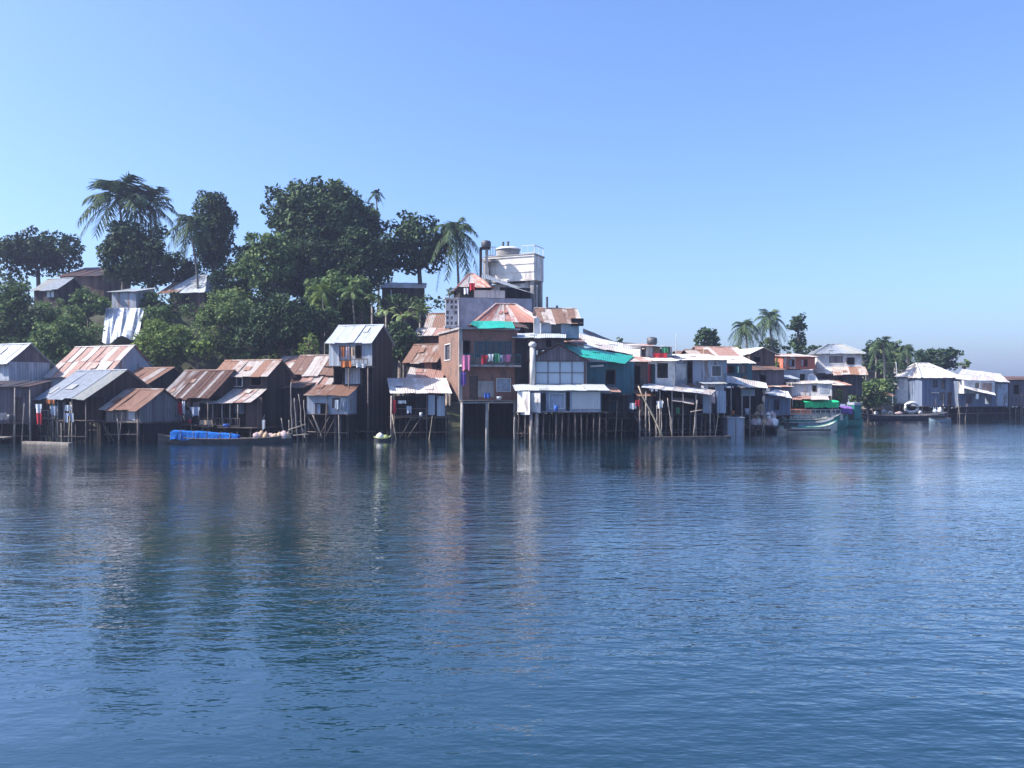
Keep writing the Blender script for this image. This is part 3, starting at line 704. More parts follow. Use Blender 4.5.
skirt(h, 462, 487, 402, 440, 2.6, 'w_black', 'shade_boards'); skirt(h, 489, 515, 402, 440, 2.7, 'w_black', 'shade_boards')  # black boards added behind the stilts in place of shade

# --- blue-grey house and water tower above it
h = House('concrete_house', 'blue-grey rendered house with white lattice column and rust-hipped roof, below the water tower', 446, 532, 78, 10, 7, z0=1.5)
h.walls(h.Z(340), h.Z(298), 'w_bluecon', [h.rect(505, 512, 305, 316)], x0=h.X(459))
h.walls(h.Z(297), h.Z(286), 'w_dark', [h.rect(463, 472, 287, 296, .8), h.rect(490, 500, 287, 296, .8)], y0=.8, D=5.5, x0=h.X(461), name='upper_wall')
h.panel_part(h.rect(474, 505, 290, 298, -.06), -.06, 'w_beige', 'parapet')
h.rail(h.X(449), h.X(473), -.08, h.Z(298), .8, 'wood')
a, b, c, d = h.rect(445.5, 458, 299, 326, -.3); mb = MB(); n = 3; m_ = 5
mb.panel((a, -.3, c), (1, 0, 0), (0, 1, 0), b - a, d - c, .22, [(((b - a) * (i + .22) / n), ((b - a) * (i + .78) / n), (d - c) * (j + .2) / m_, (d - c) * (j + .8) / m_) for i in range(n) for j in range(m_) if (i + j) % 4 != 3])
mb.build('lattice_column', 'w_paint', h.e); MB().box(a + .05, b - .05, -.05, .1, c, d).build('column_back', 'w_con', h.e)
MB().box(a - .1, b + .1, -.4, .2, d + .003, d + .14).build('column_cap', 'w_paint', h.e); MB().box(a - .1, b + .1, -.4, .2, c - .2, c - .003).build('column_foot', 'w_paint', h.e)
h.hip(h.Z(287), h.Z(275, 3) - h.Z(287), 'r_red', x0=h.X(461), x1=h.X(489), D=5.5, ridge=.15)
h.slab([(481, 277.5, -.5), (534, 294, -.5), (530, 291, 5), (482, 273, 5)], 'r_zinc', 'grey_roof', jit=.05)
MB().box(h.X(513), h.X(531), 1.2, 5, h.Z(300), h.Z(293)).build('dark_gable_wall', 'w_black', h.e)

h = House('water_tower', 'beige concrete water tank tower on columns with railing, highest structure of the village', 485, 534, 84, -24, 5.2, z0=1.5, cat='water tower')
zb, zt = h.Z(280.5), h.Z(256); X = h.X
mb = MB(); mb.prism([(h.x0, 0, zb), (h.x1, 0, zb), (h.x1, 2.5, zb), (h.x1 - 1.3, 4.6, zb), (h.x0, 4.6, zb)], (0, 0, zt - zb)); mb.build('tank', 'w_beige', h.e)
mb = MB()
for k in (.33, .66): mb.box(X(491), h.x1 - .02, -.05, -.002, zb + (zt - zb) * k - .05, zb + (zt - zb) * k + .05)
mb.box(h.x0 - .1, h.x1 + .1, -.14, -.004, zb - .12, zb + .06); mb.box(h.x0 - .05, h.x1 + .03, -.08, -.006, zt - .16, zt - .02); mb.build('band', 'w_beige', h.e)
MB().box(X(486), X(498), -.9, -.01, zt - .55, zt - .3).build('ledge', 'w_con', h.e)
MB().box(X(484.5), X(490), -.35, -.003, zb - .6, zt - .55).build('pilaster', 'w_con', h.e)
mb = MB(); mb.prism([(h.x0 - .12, -.12, zt + .002), (h.x1 + .12, -.12, zt + .002), (h.x1 + .12, 2.55, zt + .002), (h.x1 - 1.2, 4.7, zt + .002), (h.x0 - .12, 4.7, zt + .002)], (0, 0, .1)); mb.build('tank_top', 'w_con', h.e)
for px, y in ((527.5, .4), (532.5, .3), (540, 2.1), (534, 2.2), (489, .5), (489, 4.2), (508, .5)):
    MB().box(X(px, y) - .2, X(px, y) + .2, y - .2, y + .2, -.8, zb - .003).build('column', 'w_con', h.e)
MB().box(X(488), X(524), .4, 4.4, zb - 3.4, zb - .3).build('lower_room', 'w_beige', h.e)
MB().box(X(525, .4), h.x1 - .3, 1.1, 1.3, zb - 2.1, zb - 1.95).build('cross_beam', 'w_con', h.e)
t = h.rail(X(521), h.x1, .1, zt + .1, .85, 'frame_w', .8); h.rail(h.x0, X(495), .1, zt + .1, .95, 'wood', .25)
mb = MB()
for y in (.2, 1.3, 2.4): mb.box(h.x1 - .03, h.x1 + .03, y - .03, y + .03, zt + .1, zt + .95)
mb.box(h.x1 - .03, h.x1 + .03, .235, 2.365, zt + .88, zt + .95); mb.build('railing', 'frame_w', h.e)
q = MB(); cx = X(508, 2.4)
q.lathe([(1.18, zt + .1), (1.22, zt + .3), (1.18, zt + .7), (1.22, zt + 1.0)], (cx, 2.4, 0), 20).build('round_tank', 'w_con', h.e, True)
MB().lathe([(1.32, zt + 1.0), (1.3, zt + 1.08), (.9, zt + 1.28), (.3, zt + 1.38), (.02, zt + 1.4)], (cx, 2.4, 0), 20).build('tank_lid', 'frame_w', h.e, True)
for dx in (-.45, .1): MB().lathe([(.1, zt + 1.3), (.13, zt + 1.45), (.1, zt + 1.7), (.16, zt + 1.8), (.05, zt + 1.88)], (cx + dx, 2.2, 0), 8).build('valve', 'metal_d', h.e, True)
p = House('water_tank', 'small dark barrel tank on a tall post left of the beige water tower', 480, 489, 83, 0, 1, z0=1.5, cat='water tank')
MB().lathe([(.42, p.Z(247)), (.48, p.Z(246)), (.48, p.Z(242)), (.4, p.Z(240.4)), (.12, p.Z(239.6))], (p.X(486), .4, 0), 14).build('barrel', 'metal_d', p.e, True)
for px in (480.6, 486.5): MB().box(p.X(px) - .13, p.X(px) + .13, .3, .6, -.5, p.Z(247)).build('post', 'w_con' if px > 483 else 'wood_d', p.e)
MB().box(p.X(479.6), p.X(490), .0, .9, p.Z(248.4), p.Z(247.1)).build('shelf', 'wood_d', p.e)

# --- red hip roof and neighbours right of the tower
h = simple('house', 'house under a faded red hipped roof in front of the blue-grey house', 480, 541, 73, 10, 5, 321, 342, 'w_dark', ('hip', 304.5, 'r_red'), [(514, 524, 324, 333, 'open')], w=.6)
h.slab([(512, 326, -1.2), (529, 329, -1.2), (524, 323, 0), (511, 320, 0)], 'r_dark', 'awning_roof')
h = simple('house', 'dark upper room under a ribbed white and rust roof right of the red hipped roof', 541, 579, 71.5, 8, 4, 322, 338, 'w_bluecon', ('gx', 309, 'r_stripe'), [(552, 560, 324, 333, 'glass', 'frame_d')], w=.45, of=.3)
h.panel_part(h.rect(534, 540, 318, 335, -.2), -.2, 'w_paint', 'white_post_wall', .2)
h.panel_part(h.rect(571, 583, 318.5, 326), -.25, 'w_black', 'eave_box', .4)
for px, a, b in ((547, 297, 314), (557, 305.5, 312)): MB().tube([(h.X(px, 2), 2, h.Z(b, 2)), (h.X(px, 2), 2, h.Z(a, 2))], .1, 8).build('chimney_pipe', 'metal_d', h.e)

# --- house with window band, white verandah on a forest of stilts
h = House('stilt_house', 'grey gabled house with bluish window band above a white-walled verandah on stilts', 517, 588, 67.5, 5, 4.4)
X, Z = h.X, h.Z
gl, gr = X(530), X(587); zt = Z(361)
wb = h.rect(536, 584, 361.5, 384)
h.walls(Z(388), zt + .02, 'w_violet', [wb], x0=gl, x1=gr, rise=Z(345) - zt, kind='gy', D=4)
h.window(wb, 'pale', 'frame_d', nx=4, ny=2)
h.roof_gy(zt, Z(345) - zt + .02, 'r_dark', of=.15, os=.12, x0=gl, x1=gr, D=4)
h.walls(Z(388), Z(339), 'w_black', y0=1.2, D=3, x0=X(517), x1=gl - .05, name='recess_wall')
h.walls(Z(349, 1.4), Z(338.5, 1.4), 'w_violet', [h.rect(546, 551, 340, 347, 1.4)], y0=1.4, D=2.2, x0=X(519, 1.4), x1=X(564, 1.4), name='upper_wall')
MB().sheets((X(512, .6), .6, Z(338, .6)), (X(566, .6), .6, Z(338, .6)), (X(566, 4), 4, Z(333.5, 4)), (X(513, 4), 4, Z(333.5, 4)), w=.9).build('upper_roof', 'r_pale', h.e)
MB().tube([(X(532.5), -.1, Z(388)), (X(532.5), -.1, Z(348))], .22, 10).build('white_column', 'w_paint', h.e, True)
MB().lathe([(.12, Z(348)), (.3, Z(346)), (.32, Z(344)), (.16, Z(342))], (X(532.5), -.1, 0), 10).build('column_finial', 'w_paint', h.e, True)
h.lean(X(515, -2.3), X(610, -2.3), -2.3, Z(390.5, -2.3), 0, Z(384.5), 'r_pale', 'verandah_roof', w=.9, jit=.05)
yv = -1.9; zf, zc = Z(412, yv), Z(391, yv)
vw = [h.rect(541, 546, 393, 411, yv), h.rect(550, 564, 394, 408, yv), h.rect(566, 570, 392, 411, yv)]
h.walls(zf, zc, 'w_bluecon', vw, x0=X(520, yv), x1=X(601, yv), y0=yv, D=1.8, name='verandah_wall')
h.window(vw[1], 'curtain', 'frame_w', y=yv)
for l_, r_, t_, b_, dy in ((517.5, 529, 391.5, 414.5, -.1), (530, 539.5, 393, 412.5, -.1)):
    a, b, c, d = h.rect(l_, r_, t_, b_, yv); o = MB().box(0, (b - a) / .82, -.05, 0, c, d).build('white_panel', 'w_white', h.e); o.location = (a, yv + dy, 0); o.rotation_euler = (0, 0, rad(-34)); o.location.y += 0
h.panel_part(h.rect(572, 600, 392, 409, yv - .05), yv - .05, 'w_white', 'white_panel', .04)
h.deck(zf, 'wood', X(517, yv), X(607, yv), yv - .5, 2.5)
k = 0
for row, y in enumerate((yv - .3, yv + .7, .6, 2.0)):
    for px in np.linspace(519, 606, 15 if row == 0 else 10):
        if row == 0 and abs(px - 534) < 4: continue
        q = R.uniform(.06, .1); x = X(px, y)
        MB().tube([(x + R.uniform(-.12, .12), y, -1.2), (x, y, zf - .05)], [q, q * .9], 6).build('stilt', 'wood_d' if row else ('wood' if k % 3 else 'wood_d'), h.e, True); k += 1
h.understory(zf)
for px in (531, 537): MB().tube([(X(px, yv - .35), yv - .35, -1.2), (X(px, yv - .35), yv - .35, zf)], .14, 8).build('stilt', 'wood_l', h.e, True)

# --- turquoise roofed house and the pale roofs climbing behind
h = House('stilt_house', 'dark teal house under a bright turquoise sloping roof', 584, 634, 69, 8, 4)
h.walls(h.Z(412), h.Z(362), 'w_teal', [h.rect(606, 615, 370, 384)], D=3.6)
h.window(h.rect(606, 615, 370, 384), 'open', 'frame_d')
MB().tube([(h.X(590), -.12, h.Z(366.5)), (h.X(603), -.12, h.Z(365.5))], .08, 8).build('lamp_tube', 'frame_w', h.e)
h.slab([(574, 355.5, -.9), (625, 364, -.9), (634, 356, 3.8), (563, 344.5, 3.8)], 'r_teal', w=1.1, jit=.1)
h.stilts(h.Z(412)); h.deck(h.Z(412), y0=-.6)
h.lean(h.X(600, -1.8), h.X(622, -1.8), -1.8, h.Z(393, -1.8), 0, h.Z(387), 'r_pink', 'awning_roof', jit=.3)
h = House('house', 'long house with pale patchy roof stepping down behind the turquoise roof', 574, 646, 76, 10, 6, z0=1)
h.walls(-1, h.Z(358), 'w_beige', D=5)
h.slab([(572, 344, -.4), (648, 357, -.4), (650, 350, 5.5), (566, 331, 5.5)], 'r_white', w=1.0, jit=.2, rows=2)
h.panel_part(h.rect(566, 574, 330, 345, 1), 1, 'w_beige', 'end_wall', 3)
h = House('house', 'house with dark curved ridge line on the skyline behind the pale patchy roof', 588, 642, 84, 10, 5, z0=1)
h.walls(-1, h.Z(348), 'w_grey', D=4.5)
h.slab([(583, 333, -.3), (613, 345, -.3), (613, 341, 4.5), (583, 328.5, 4.5)], 'r_dark', w=1.0)
h.slab([(613, 345, -.3), (642, 349, -.3), (640, 344, 4.5), (613, 341, 4.5)], 'r_dark', 'lower_roof', w=1.0)
h = simple('house', 'wide house with faded pink roof between the turquoise roof and the red balcony', 622, 668, 78, 10, 5, 357, 372, 'w_beige', ('shed', 345, 'r_pink'), z0=1)

h = simple('house', 'white upper room with flat roof and bright red balcony cloths behind the pale roofs', 640, 672, 74, 8, 4, 347, 362, 'w_paint', None, [(642, 645, 348, 356, 'open'), (653, 669, 347.5, 353, 'open')], z0=1)
MB().sheets((h.x0 - .3, -.5, h.zt + .05), (h.x1 + .2, -.5, h.zt + .02), (h.x1 + .2, 4.2, h.zt + .25), (h.x0 - .3, 4.2, h.zt + .25)).build('roof', 'r_pale', h.e)
h.rail(h.X(652), h.X(672), -.5, h.zb, .5, 'wood'); h.deck(h.Z(358), x0=h.X(650), x1=h.X(672), y0=-.6, y1=-.01)
MB().lathe([(.4, h.zt + .3), (.5, h.zt + .5), (.45, h.zt + .9), (.1, h.zt + 1)], (h.X(652, 2), 2, 0), 10).build('roof_tank', 'metal_d', h.e, True)

h = simple('stilt_house', 'dark reddish-brown shack squeezed between the turquoise roof and white stair wall', 631, 648, 70.5, 8, 3, 362, 396, 'w_brown', ('shed', 357.5, 'r_pink'), [(634, 640, 366, 384, 'open')])
h.stilts(h.zb)
h = simple('stilt_house', 'white-walled house with dark stair opening beside the pale blue waterside house', 646, 675, 71.5, 8, 3.5, 361, 388, 'w_paint', ('shed', 356.5, 'r_white'), [(657, 668, 363, 378, 'open', 'frame_w'), (648, 653, 364, 386, 'open', 'frame_w')])
h.stilts(h.zb)
h = simple('house', 'pale blue plank house with white corner panel and thin whitish roof', 674, 727, 74, 10, 4.5, 360, 388, 'w_lblue', ('shed', 355, 'r_white'), [(687, 692, 362, 385, 'open'), (712, 721, 366, 376, 'shutter', 'frame_w')], of=.5)
h.panel_part(h.rect(676, 686, 364, 380, -.06), -.06, 'w_paint', 'white_panel'); h.stilts(h.zb)
h.post(h.X(674.5), -.3, h.zb, h.zt, .1, 'w_paint')
h = simple('house', 'dark teal house with bright white roof edge right of the pale blue house', 719, 752, 80, 12, 5, 363, 386, 'w_teal', ('gx', 357, 'r_white'), [(724, 734, 366, 373, 'open'), (739, 746, 366, 373, 'shutter')])
h = simple('house', 'house with low pinkish-tan gable roof under the two coconut palms', 708, 748, 88, 12, 6, 359, 376, 'w_beige', ('gx', 347.5, 'r_pink'), z0=1)

h = House('stilt_shed', 'long low waterside shed with thin pale roof and bamboo props, under the pale blue house', 641, 716, 69, 12, 3.6, cat='shed')
h.slab([(641, 387.5, -1.2), (711, 394.5, -1.2), (716, 390, 2.8), (645, 383, 2.8)], 'r_white', w=.9, jit=.12)
zf = h.Z(414)
h.walls(zf, h.Z(396), 'w_dark', [h.rect(655, 664, 400, 413, .8), h.rect(690, 698, 399, 410, .8)], y0=.8, D=2.6, x1=h.X(702))
h.panel_part(h.rect(703, 716, 393, 413, .0), 0, 'w_lblue', 'wall_panel'); h.panel_part(h.rect(717, 726, 391, 413, .2), .2, 'w_pblue', 'wall_panel')
h.panel_part(h.rect(712, 716.5, 394, 413, -.06), -.06, 'w_black', 'doorway')
h.slab([(672, 401, -1.8), (694, 404, -1.8), (694, 399, .6), (672, 397, .6)], 'r_pink', 'awning_roof')
h.deck(zf, y0=-.3); h.stilts(zf, m='wood')
for px in (646, 660, 672, 683, 696, 710): h.post(h.X(px, -1.1), -1.1, -1.2, h.Z(391, -1.1), .06, 'wood_l')
MB().box(h.X(640, -2), h.X(730, -2), -2.2, -1.6, -.15, .18).build('landing_plank', 'wood', h.e)

h = House('stilt_shed', 'open shed with two white stepped roofs on thin posts, right of the pale blue house', 722, 768, 75.5, 14, 3.6, cat='shed')
h.slab([(721, 381.5, -.6), (744, 385, -.6), (744, 379, 3), (722, 374.5, 3)], 'r_white', w=.9)
h.slab([(737, 386.5, -1), (768, 388, -1), (766, 383, 2.6), (740, 378.5, 2.6)], 'r_white', 'lower_roof', w=.9)
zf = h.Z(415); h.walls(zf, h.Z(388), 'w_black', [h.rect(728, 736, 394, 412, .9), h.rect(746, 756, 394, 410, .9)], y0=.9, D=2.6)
h.panel_part(h.rect(741, 755, 389, 396, .3), .3, 'w_lblue', 'wall_panel')
for px in (724, 731, 742, 750, 764): h.post(h.X(px, -.6), -.6, -1.2, h.Z(388, -.6), .07, 'wood_l')
h.deck(zf, y0=-.6); h.stilts(zf)

h = simple('house', 'dark purple-brown house with small pale roof peak below the palms', 750, 775, 88, 12, 5, 354, 386, 'w_brown', ('gy', 348, 'r_white'), [(754, 760, 357, 362, 'open'), (765, 771, 366, 374, 'open')], z0=1)
h.walls(h.Z(398, -3), h.Z(370, -3), 'w_violet', [h.rect(760, 766, 375, 384, -3)], y0=-3, D=2.6, name='front_room', x0=h.X(752, -3), x1=h.X(784, -3))
h.lean(h.X(751, -3), h.X(785, -3), -3.3, h.Z(370, -3.3), -.05, h.Z(366), 'r_dark')
h = simple('house', 'orange-red walled house with white streaks, under the dark tree right of the palms', 783, 815, 92, 8, 5, 357, 369, 'w_red', ('shed', 354.5, 'r_pink'), [(790, 794, 360, 366, 'open'), (803, 807, 360, 366, 'open')], z0=1)
h.walls(h.Z(395), h.Z(370), 'w_zinc', [h.rect(786, 792, 375, 383), h.rect(800, 805, 374, 383)], name='lower_wall', D=4)
h = simple('house', 'white two-storey house with grey hipped roof left of the tall shrubs', 817, 862, 93, -12, 6, 353, 372, 'w_paint', ('hip', 344.5, 'r_zinc'), [(829, 843, 356, 363, 'shutter', 'frame_w'), (848, 854, 358, 364, 'open')], z0=1, of=.5)
h.walls(h.Z(395), h.Z(373), 'w_violet', [h.rect(822, 828, 376, 386), h.rect(838, 843, 376, 385)], name='lower_wall', D=5)
h.lean(h.X(833, -1.6), h.X(868, -1.6), -1.8, h.Z(375, -1.8), 0, h.Z(367), 'r_orange')
h.lean(h.X(817, -1), h.X(834, -1), -1, h.Z(373, -1), 0, h.Z(368), 'r_white')
h = simple('shed', 'low white-boarded hut with smudged front behind the green boat canopy', 787, 832, 84, -14, 3, 384, 396, 'w_paint', ('shed', 383, 'r_white'), [(813, 816, 386, 391, 'open')], cat='shed', os=.1, of=.15)
h.stilts(h.zb)
h.lean(h.X(792, -1), h.X(829, -1), -1.3, h.Z(399.5, -1.3), 0, h.Z(396), 'r_pink')
h = House('stilt_shed', 'low shed with ragged white tent-like roof between the stepped white roofs and boats', 765, 790, 79, 10, 3, cat='shed')
h.slab([(765, 393.5, -.6), (792, 398, -.6), (788, 391.5, 2.4), (775, 389.5, 2.4)], 'r_white', w=.7, jit=.3)
h.walls(h.Z(415), h.Z(396), 'w_blue', [h.rect(774, 780, 399, 410)], D=2.6); h.stilts(h.Z(415)); h.deck(h.Z(415))

h = simple('stilt_house', 'narrow brown shack with rusty roof between the stepped white roofs and the tent-like roof', 752, 768, 80, 10, 3, 393, 412, 'w_brown', ('shed', 389, 'r_rust'), [(756, 761, 397, 406, 'open')])
h.stilts(h.zb); h.deck(h.zb)
h = simple('house', 'grey plank shack with zinc roof under the orange-red walled house', 776, 796, 86, 6, 3, 379, 396, 'w_grey', ('shed', 374, 'r_zinc'), [(782, 787, 383, 391, 'open')])
h = simple('house', 'brown shack with pink roof edge between the white hut and the waterside bush', 832, 848, 90, 8, 3, 385, 404, 'w_brown', ('shed', 380, 'r_pink'), [(837, 842, 389, 398, 'open')])
h.stilts(h.zb)
h = simple('house', 'dim timber house with rust roof peeping behind the small dark egg-shaped tree', 684, 706, 92, 10, 5, 359, 372, 'w_dark', ('gx', 352, 'r_rust'), z0=1)
h = simple('house', 'low grey-roofed house half hidden behind the tall leafy shrub', 866, 893, 118, 6, 5, 372, 392, 'w_grey', ('shed', 367, 'r_zinc'), [(878, 882, 377, 386, 'open')])
h = simple('stilt_house', 'small dark boathouse on stilts right of the many-stilted verandah', 604, 628, 68.6, 6, 2.6, 396, 418, 'w_dark', ('shed', 391, 'r_dark'), [(610, 616, 401, 417, 'open')])
h.stilts(h.zb); h.deck(h.zb)
for lb, nm, l, r, Y, yaw, D, t, b, wl, rf, wn in (
    ('tiny rust-roofed kitchen hut on the left end of the long low shed', 'stilt_house', 640, 652, 68.2, 8, 1.8, 396, 414, 'w_brown', ('shed', 391, 'r_rust'), [(643, 648, 400, 408, 'open')]),
    ('small grey plank shack under the pale blue plank house', 'stilt_house', 676, 698, 71.6, 10, 2, 390, 408, 'w_grey', ('shed', 384.5, 'r_stripe'), [(681, 687, 394, 402, 'open')]),
    ('patched zinc shack between the pale blue plank house and the stepped white roofs', 'stilt_house', 704, 724, 73, 12, 2.4, 384, 404, 'w_zinc', ('shed', 379, 'r_zinc'), [(709, 714, 388, 396, 'open')]),
    ('brown attic room rising over the thin whitish roof', 'house', 692, 712, 82, 10, 3, 355.5, 364, 'w_brown', ('gx', 350.5, 'r_rust'), [(698, 703, 357, 361, 'open')]),
    ('grey upper storey behind the teal house right end', 'house', 742, 758, 90, 10, 3, 362, 378, 'w_zinc', ('shed', 357.5, 'r_pink'), [(747, 752, 365, 371, 'open')]),
    ('weathered blue shack behind the tent-like roof', 'house', 770, 790, 84, 8, 3, 387, 400, 'w_blue', ('shed', 382.5, 'r_pink'), [(776, 781, 390, 397, 'open')]),
    ('brown shack with zinc roof left of the red balcony room', 'house', 606, 622, 79.5, 10, 3, 355, 368, 'w_brown', ('gx', 348.5, 'r_zinc'), [(610, 615, 358, 364, 'open')]),
    ('narrow pink-roofed room wedged above the turquoise roof left end', 'house', 566, 584, 75, 8, 3, 344, 356, 'w_beige', ('shed', 338, 'r_pink'), [(571, 576, 346, 352, 'open')]),
    ('low hazy grey house between the tall shrubs and the hipped white roof', 'house', 903, 924, 123, 8, 4, 374, 388, 'w_zinc', ('gx', 368, 'r_zinc'), [(910, 914, 378, 384, 'open')]),
    ('low brown house on the far shore behind the white room', 'house', 976, 1006, 122, 10, 5, 379, 396, 'w_brown', ('shed', 374.5, 'r_pink'), [(986, 990, 383, 389, 'open')]),
    ('grey shack with striped roof over the very long dark boat left end', 'stilt_house', 872, 892, 109, 6, 3, 396, 409, 'w_grey', ('shed', 391.5, 'r_stripe'), [(878, 883, 399, 406, 'open')])):
    h = simple(nm, lb, l, r, Y, yaw, D, t, b, wl, rf, wn, w=.6, of=.25)
    h.stilts(h.zb)
    if nm == 'stilt_house': h.deck(h.zb); h.rail(h.x0, h.x1, -.45, h.zb, .6, 'wood', .4)
# --- right hand end
h = simple('house', 'sunlit white and pale blue house with thin flat roof behind the long dark boat', 893, 925, 112, -24, 6, 377, 404, 'w_lblue', ('shed', 374.5, 'r_white'), [(910, 914, 380, 387, 'open'), (922, 926, 381, 390, 'open')], of=.5)
h.panel_part(h.rect(895, 908, 379, 403, -.08), -.08, 'w_paint', 'white_panel'); h.panel_part(h.rect(915, 921, 379, 404, -.08), -.08, 'w_paint', 'white_panel')
h.lean(h.X(926, -1.5), h.X(939, -1.5), -1.5, h.Z(393, -1.5), 0, h.Z(390.5), 'r_white'); h.stilts(h.zb); h.deck(h.zb)
h = simple('house', 'blue-walled house under a large bright white hipped roof at the far right shore', 922, 959, 110, 12, 7, 377, 406, 'w_blue', ('hip', 363.5, 'r_white'), [(933, 937, 380, 387, 'glass', 'frame_d'), (941, 945, 380, 388, 'glass', 'frame_d'), (948, 954, 393, 405, 'door')], of=.5, os=.4, rows=2)
h.stilts(h.zb); h.deck(h.zb)
h = House('stilt_house', 'dark waterside house with white room and long white roof sloping to the right', 958, 1008, 110, 12, 6)
h.walls(h.Z(407), h.Z(381), 'w_blue', [h.rect(966, 972, 396, 404), h.rect(985, 992, 396, 404)], D=5)
h.slab([(955, 379, -.6), (1010, 382.5, -.6), (1000, 374, 5.5), (962, 369, 5.5)], 'r_white', w=1.1, rows=2)
h.walls(h.Z(393.5, -1), h.Z(380.5, -1), 'w_paint', [h.rect(975, 980, 382.5, 388, -1)], y0=-1, D=.95, x0=h.X(964, -1), x1=h.X(995, -1), name='white_room')
h.panel_part(h.rect(983, 992, 383, 391, -1.06), -1.06, 'r_pink', 'pink_panel')
h.slab([(960, 387.5, -2.4), (996, 395.5, -2.4), (994, 392.5, -1), (960, 385, -1)], 'r_white', 'awning_roof', w=.9)
h.panel_part(h.rect(996, 1008, 384, 406, -.1), -.1, 'w_lblue', 'blue_panel')
skirt(h, 958, 1004, 406, 420, .1, 'w_black'); h.deck(h.Z(406.5)); h.stilts(h.Z(407))
h = simple('stilt_house', 'bluish house on pale stilts at the right edge of the shore', 1009, 1062, 113, 12, 6, 380, 406, 'w_violet', ('shed', 377, 'r_dark'), [(1014, 1019, 385, 394, 'open'), (1030, 1038, 385, 396, 'open')])
h.deck(h.zb); h.stilts(h.zb, m='wood_l')

# --- houses on the hill
h = simple('house', 'dark hillside hut with slanting grey roof and small lavender window under the umbrella tree', 34, 58, 97, -20, 4, 289, 306, 'w_dark', ('gx', 279, 'r_zinc'), [(46, 54, 289.5, 297, 'pale', 'frame_d')], z0=10)
h = simple('house', 'long dark hilltop house with flat brown roof right of the umbrella tree', 60, 104, 101, -8, 5, 276, 300, 'w_brown', ('shed', 268, 'r_dark'), [(70, 76, 281, 288, 'open')], z0=11)
h = simple('house', 'hillside house with small pale hipped roof between the thin palm and bushes', 170, 204, 92, -15, 5, 292, 308, 'w_brown', ('hip', 276, 'r_pale'), [(182, 189, 295, 303, 'open')], z0=8)
h.lean(h.X(158, -.5), h.X(178, -.5), -.8, h.Z(293, -.8), 2, h.Z(282, 2), 'r_rust')
h = simple('house', 'dark hilltop house with white eave seen under the tree left of the right-hand palm', 382, 424, 95, 5, 5, 288, 302, 'w_dark', ('shed', 283.5, 'r_white'), [(392, 398, 290, 297, 'open')], z0=9)
h = simple('house', 'pale blue hillside hut above the white draped tarpaulin', 112, 136, 87, -12, 3, 292, 306, 'w_lblue', ('shed', 289.5, 'r_pale'), z0=7)
mb = MB(); n = 18; mm = 14; P = {}
for i in range(n + 1):
    for j in range(mm + 1):
        u, v = i / n, j / mm
        px = 106 + 36 * u - 4 * v + (8 * (1 - v) if u > .7 else 0) * .3; py = 308 + 34 * v + 3 * math.sin(u * 9) * v - 6 * u * v
        P[i, j] = W(px, py, 85.5 - 4.5 * v + .25 * math.sin(u * 21 + v * 3) + .12 * math.sin(u * 47))
for i in range(n):
    for j in range(mm):
        q = [P[i, j + 1], P[i + 1, j + 1], P[i + 1, j], P[i, j]]; d = Vector((0, .03, -.03))
        mb.face(q); mb.face([x + d for x in q][::-1])
for i in range(n):
    for j, sg in ((0, -1), (mm, 1)):
        d = Vector((0, .03, -.03)); mb.face([P[i, j], P[i, j] + d, P[i + 1, j] + d, P[i + 1, j]][::sg])
tag(mb.build('tarpaulin', 'tarp_white'), 'white tarpaulin draped down the slope between the left bushes', 'tarpaulin')

# ------------------------------------------------------------------ terrain and water
mb = MB(); cols = list(range(-500, 1501, 16)); rows = [58 + 2.5 * i for i in range(52)]
for px in cols:
    for Y in rows: mb.v.append(((px - 512) / F * Y, Y, ground(px, Y)))
nr = len(rows)
for i in range(len(cols) - 1):
    for j in range(nr - 1): mb.f.append((i * nr + j, (i + 1) * nr + j, (i + 1) * nr + j + 1, i * nr + j + 1))
tag(mb.build('hillside', 'earth', smooth=True), kind='structure')

m, nt, b = mat('river_water'); n = N(nt)
pos = n.obj()
big = n.noise(n.mapping(pos, (.16, .40, 1)), 1.0, 2, .5)
midw = n.noise(n.mapping(pos, (1.25, 2.5, 1)), 1.0, 3, .55)
fine = n.noise(n.mapping(pos, (4.0, 7.5, 1)), 1.0, 2, .6)
patch = n.smooth(n.noise(n.mapping(pos, (.03, .05, 1)), 1.0, 3, .5), .32, .68)
hgt = n.math('ADD', n.math('MULTIPLY', big, .085), n.math('MULTIPLY', n.math('MULTIPLY', midw, .125), n.math('ADD', .12, n.math('MULTIPLY', patch, 1.1))))
hgt = n.math('ADD', hgt, n.math('MULTIPLY', n.math('MULTIPLY', fine, .022), n.math('ADD', .3, patch)))
bp = n.new('ShaderNodeBump'); n.link(hgt, bp.inputs['Height']); bp.inputs['Strength'].default_value = 1.0; bp.inputs['Distance'].default_value = .55
n.link(bp.outputs['Normal'], b.inputs['Normal'])
b.inputs['Base Color'].default_value = (.005, .028, .043, 1); b.inputs['Roughness'].default_value = .05; b.inputs['IOR'].default_value = 1.33; b.inputs['Coat Weight'].default_value = 1.0; b.inputs['Coat IOR'].default_value = 1.33; b.inputs['Coat Roughness'].default_value = .03; n.link(bp.outputs['Normal'], b.inputs['Coat Normal'])
M['water'] = m
mb = MB(); mb.face([(-900, -60, 0), (900, -60, 0), (900, 900, 0), (-900, 900, 0)])
tag(mb.build('water', 'water'), kind='structure')

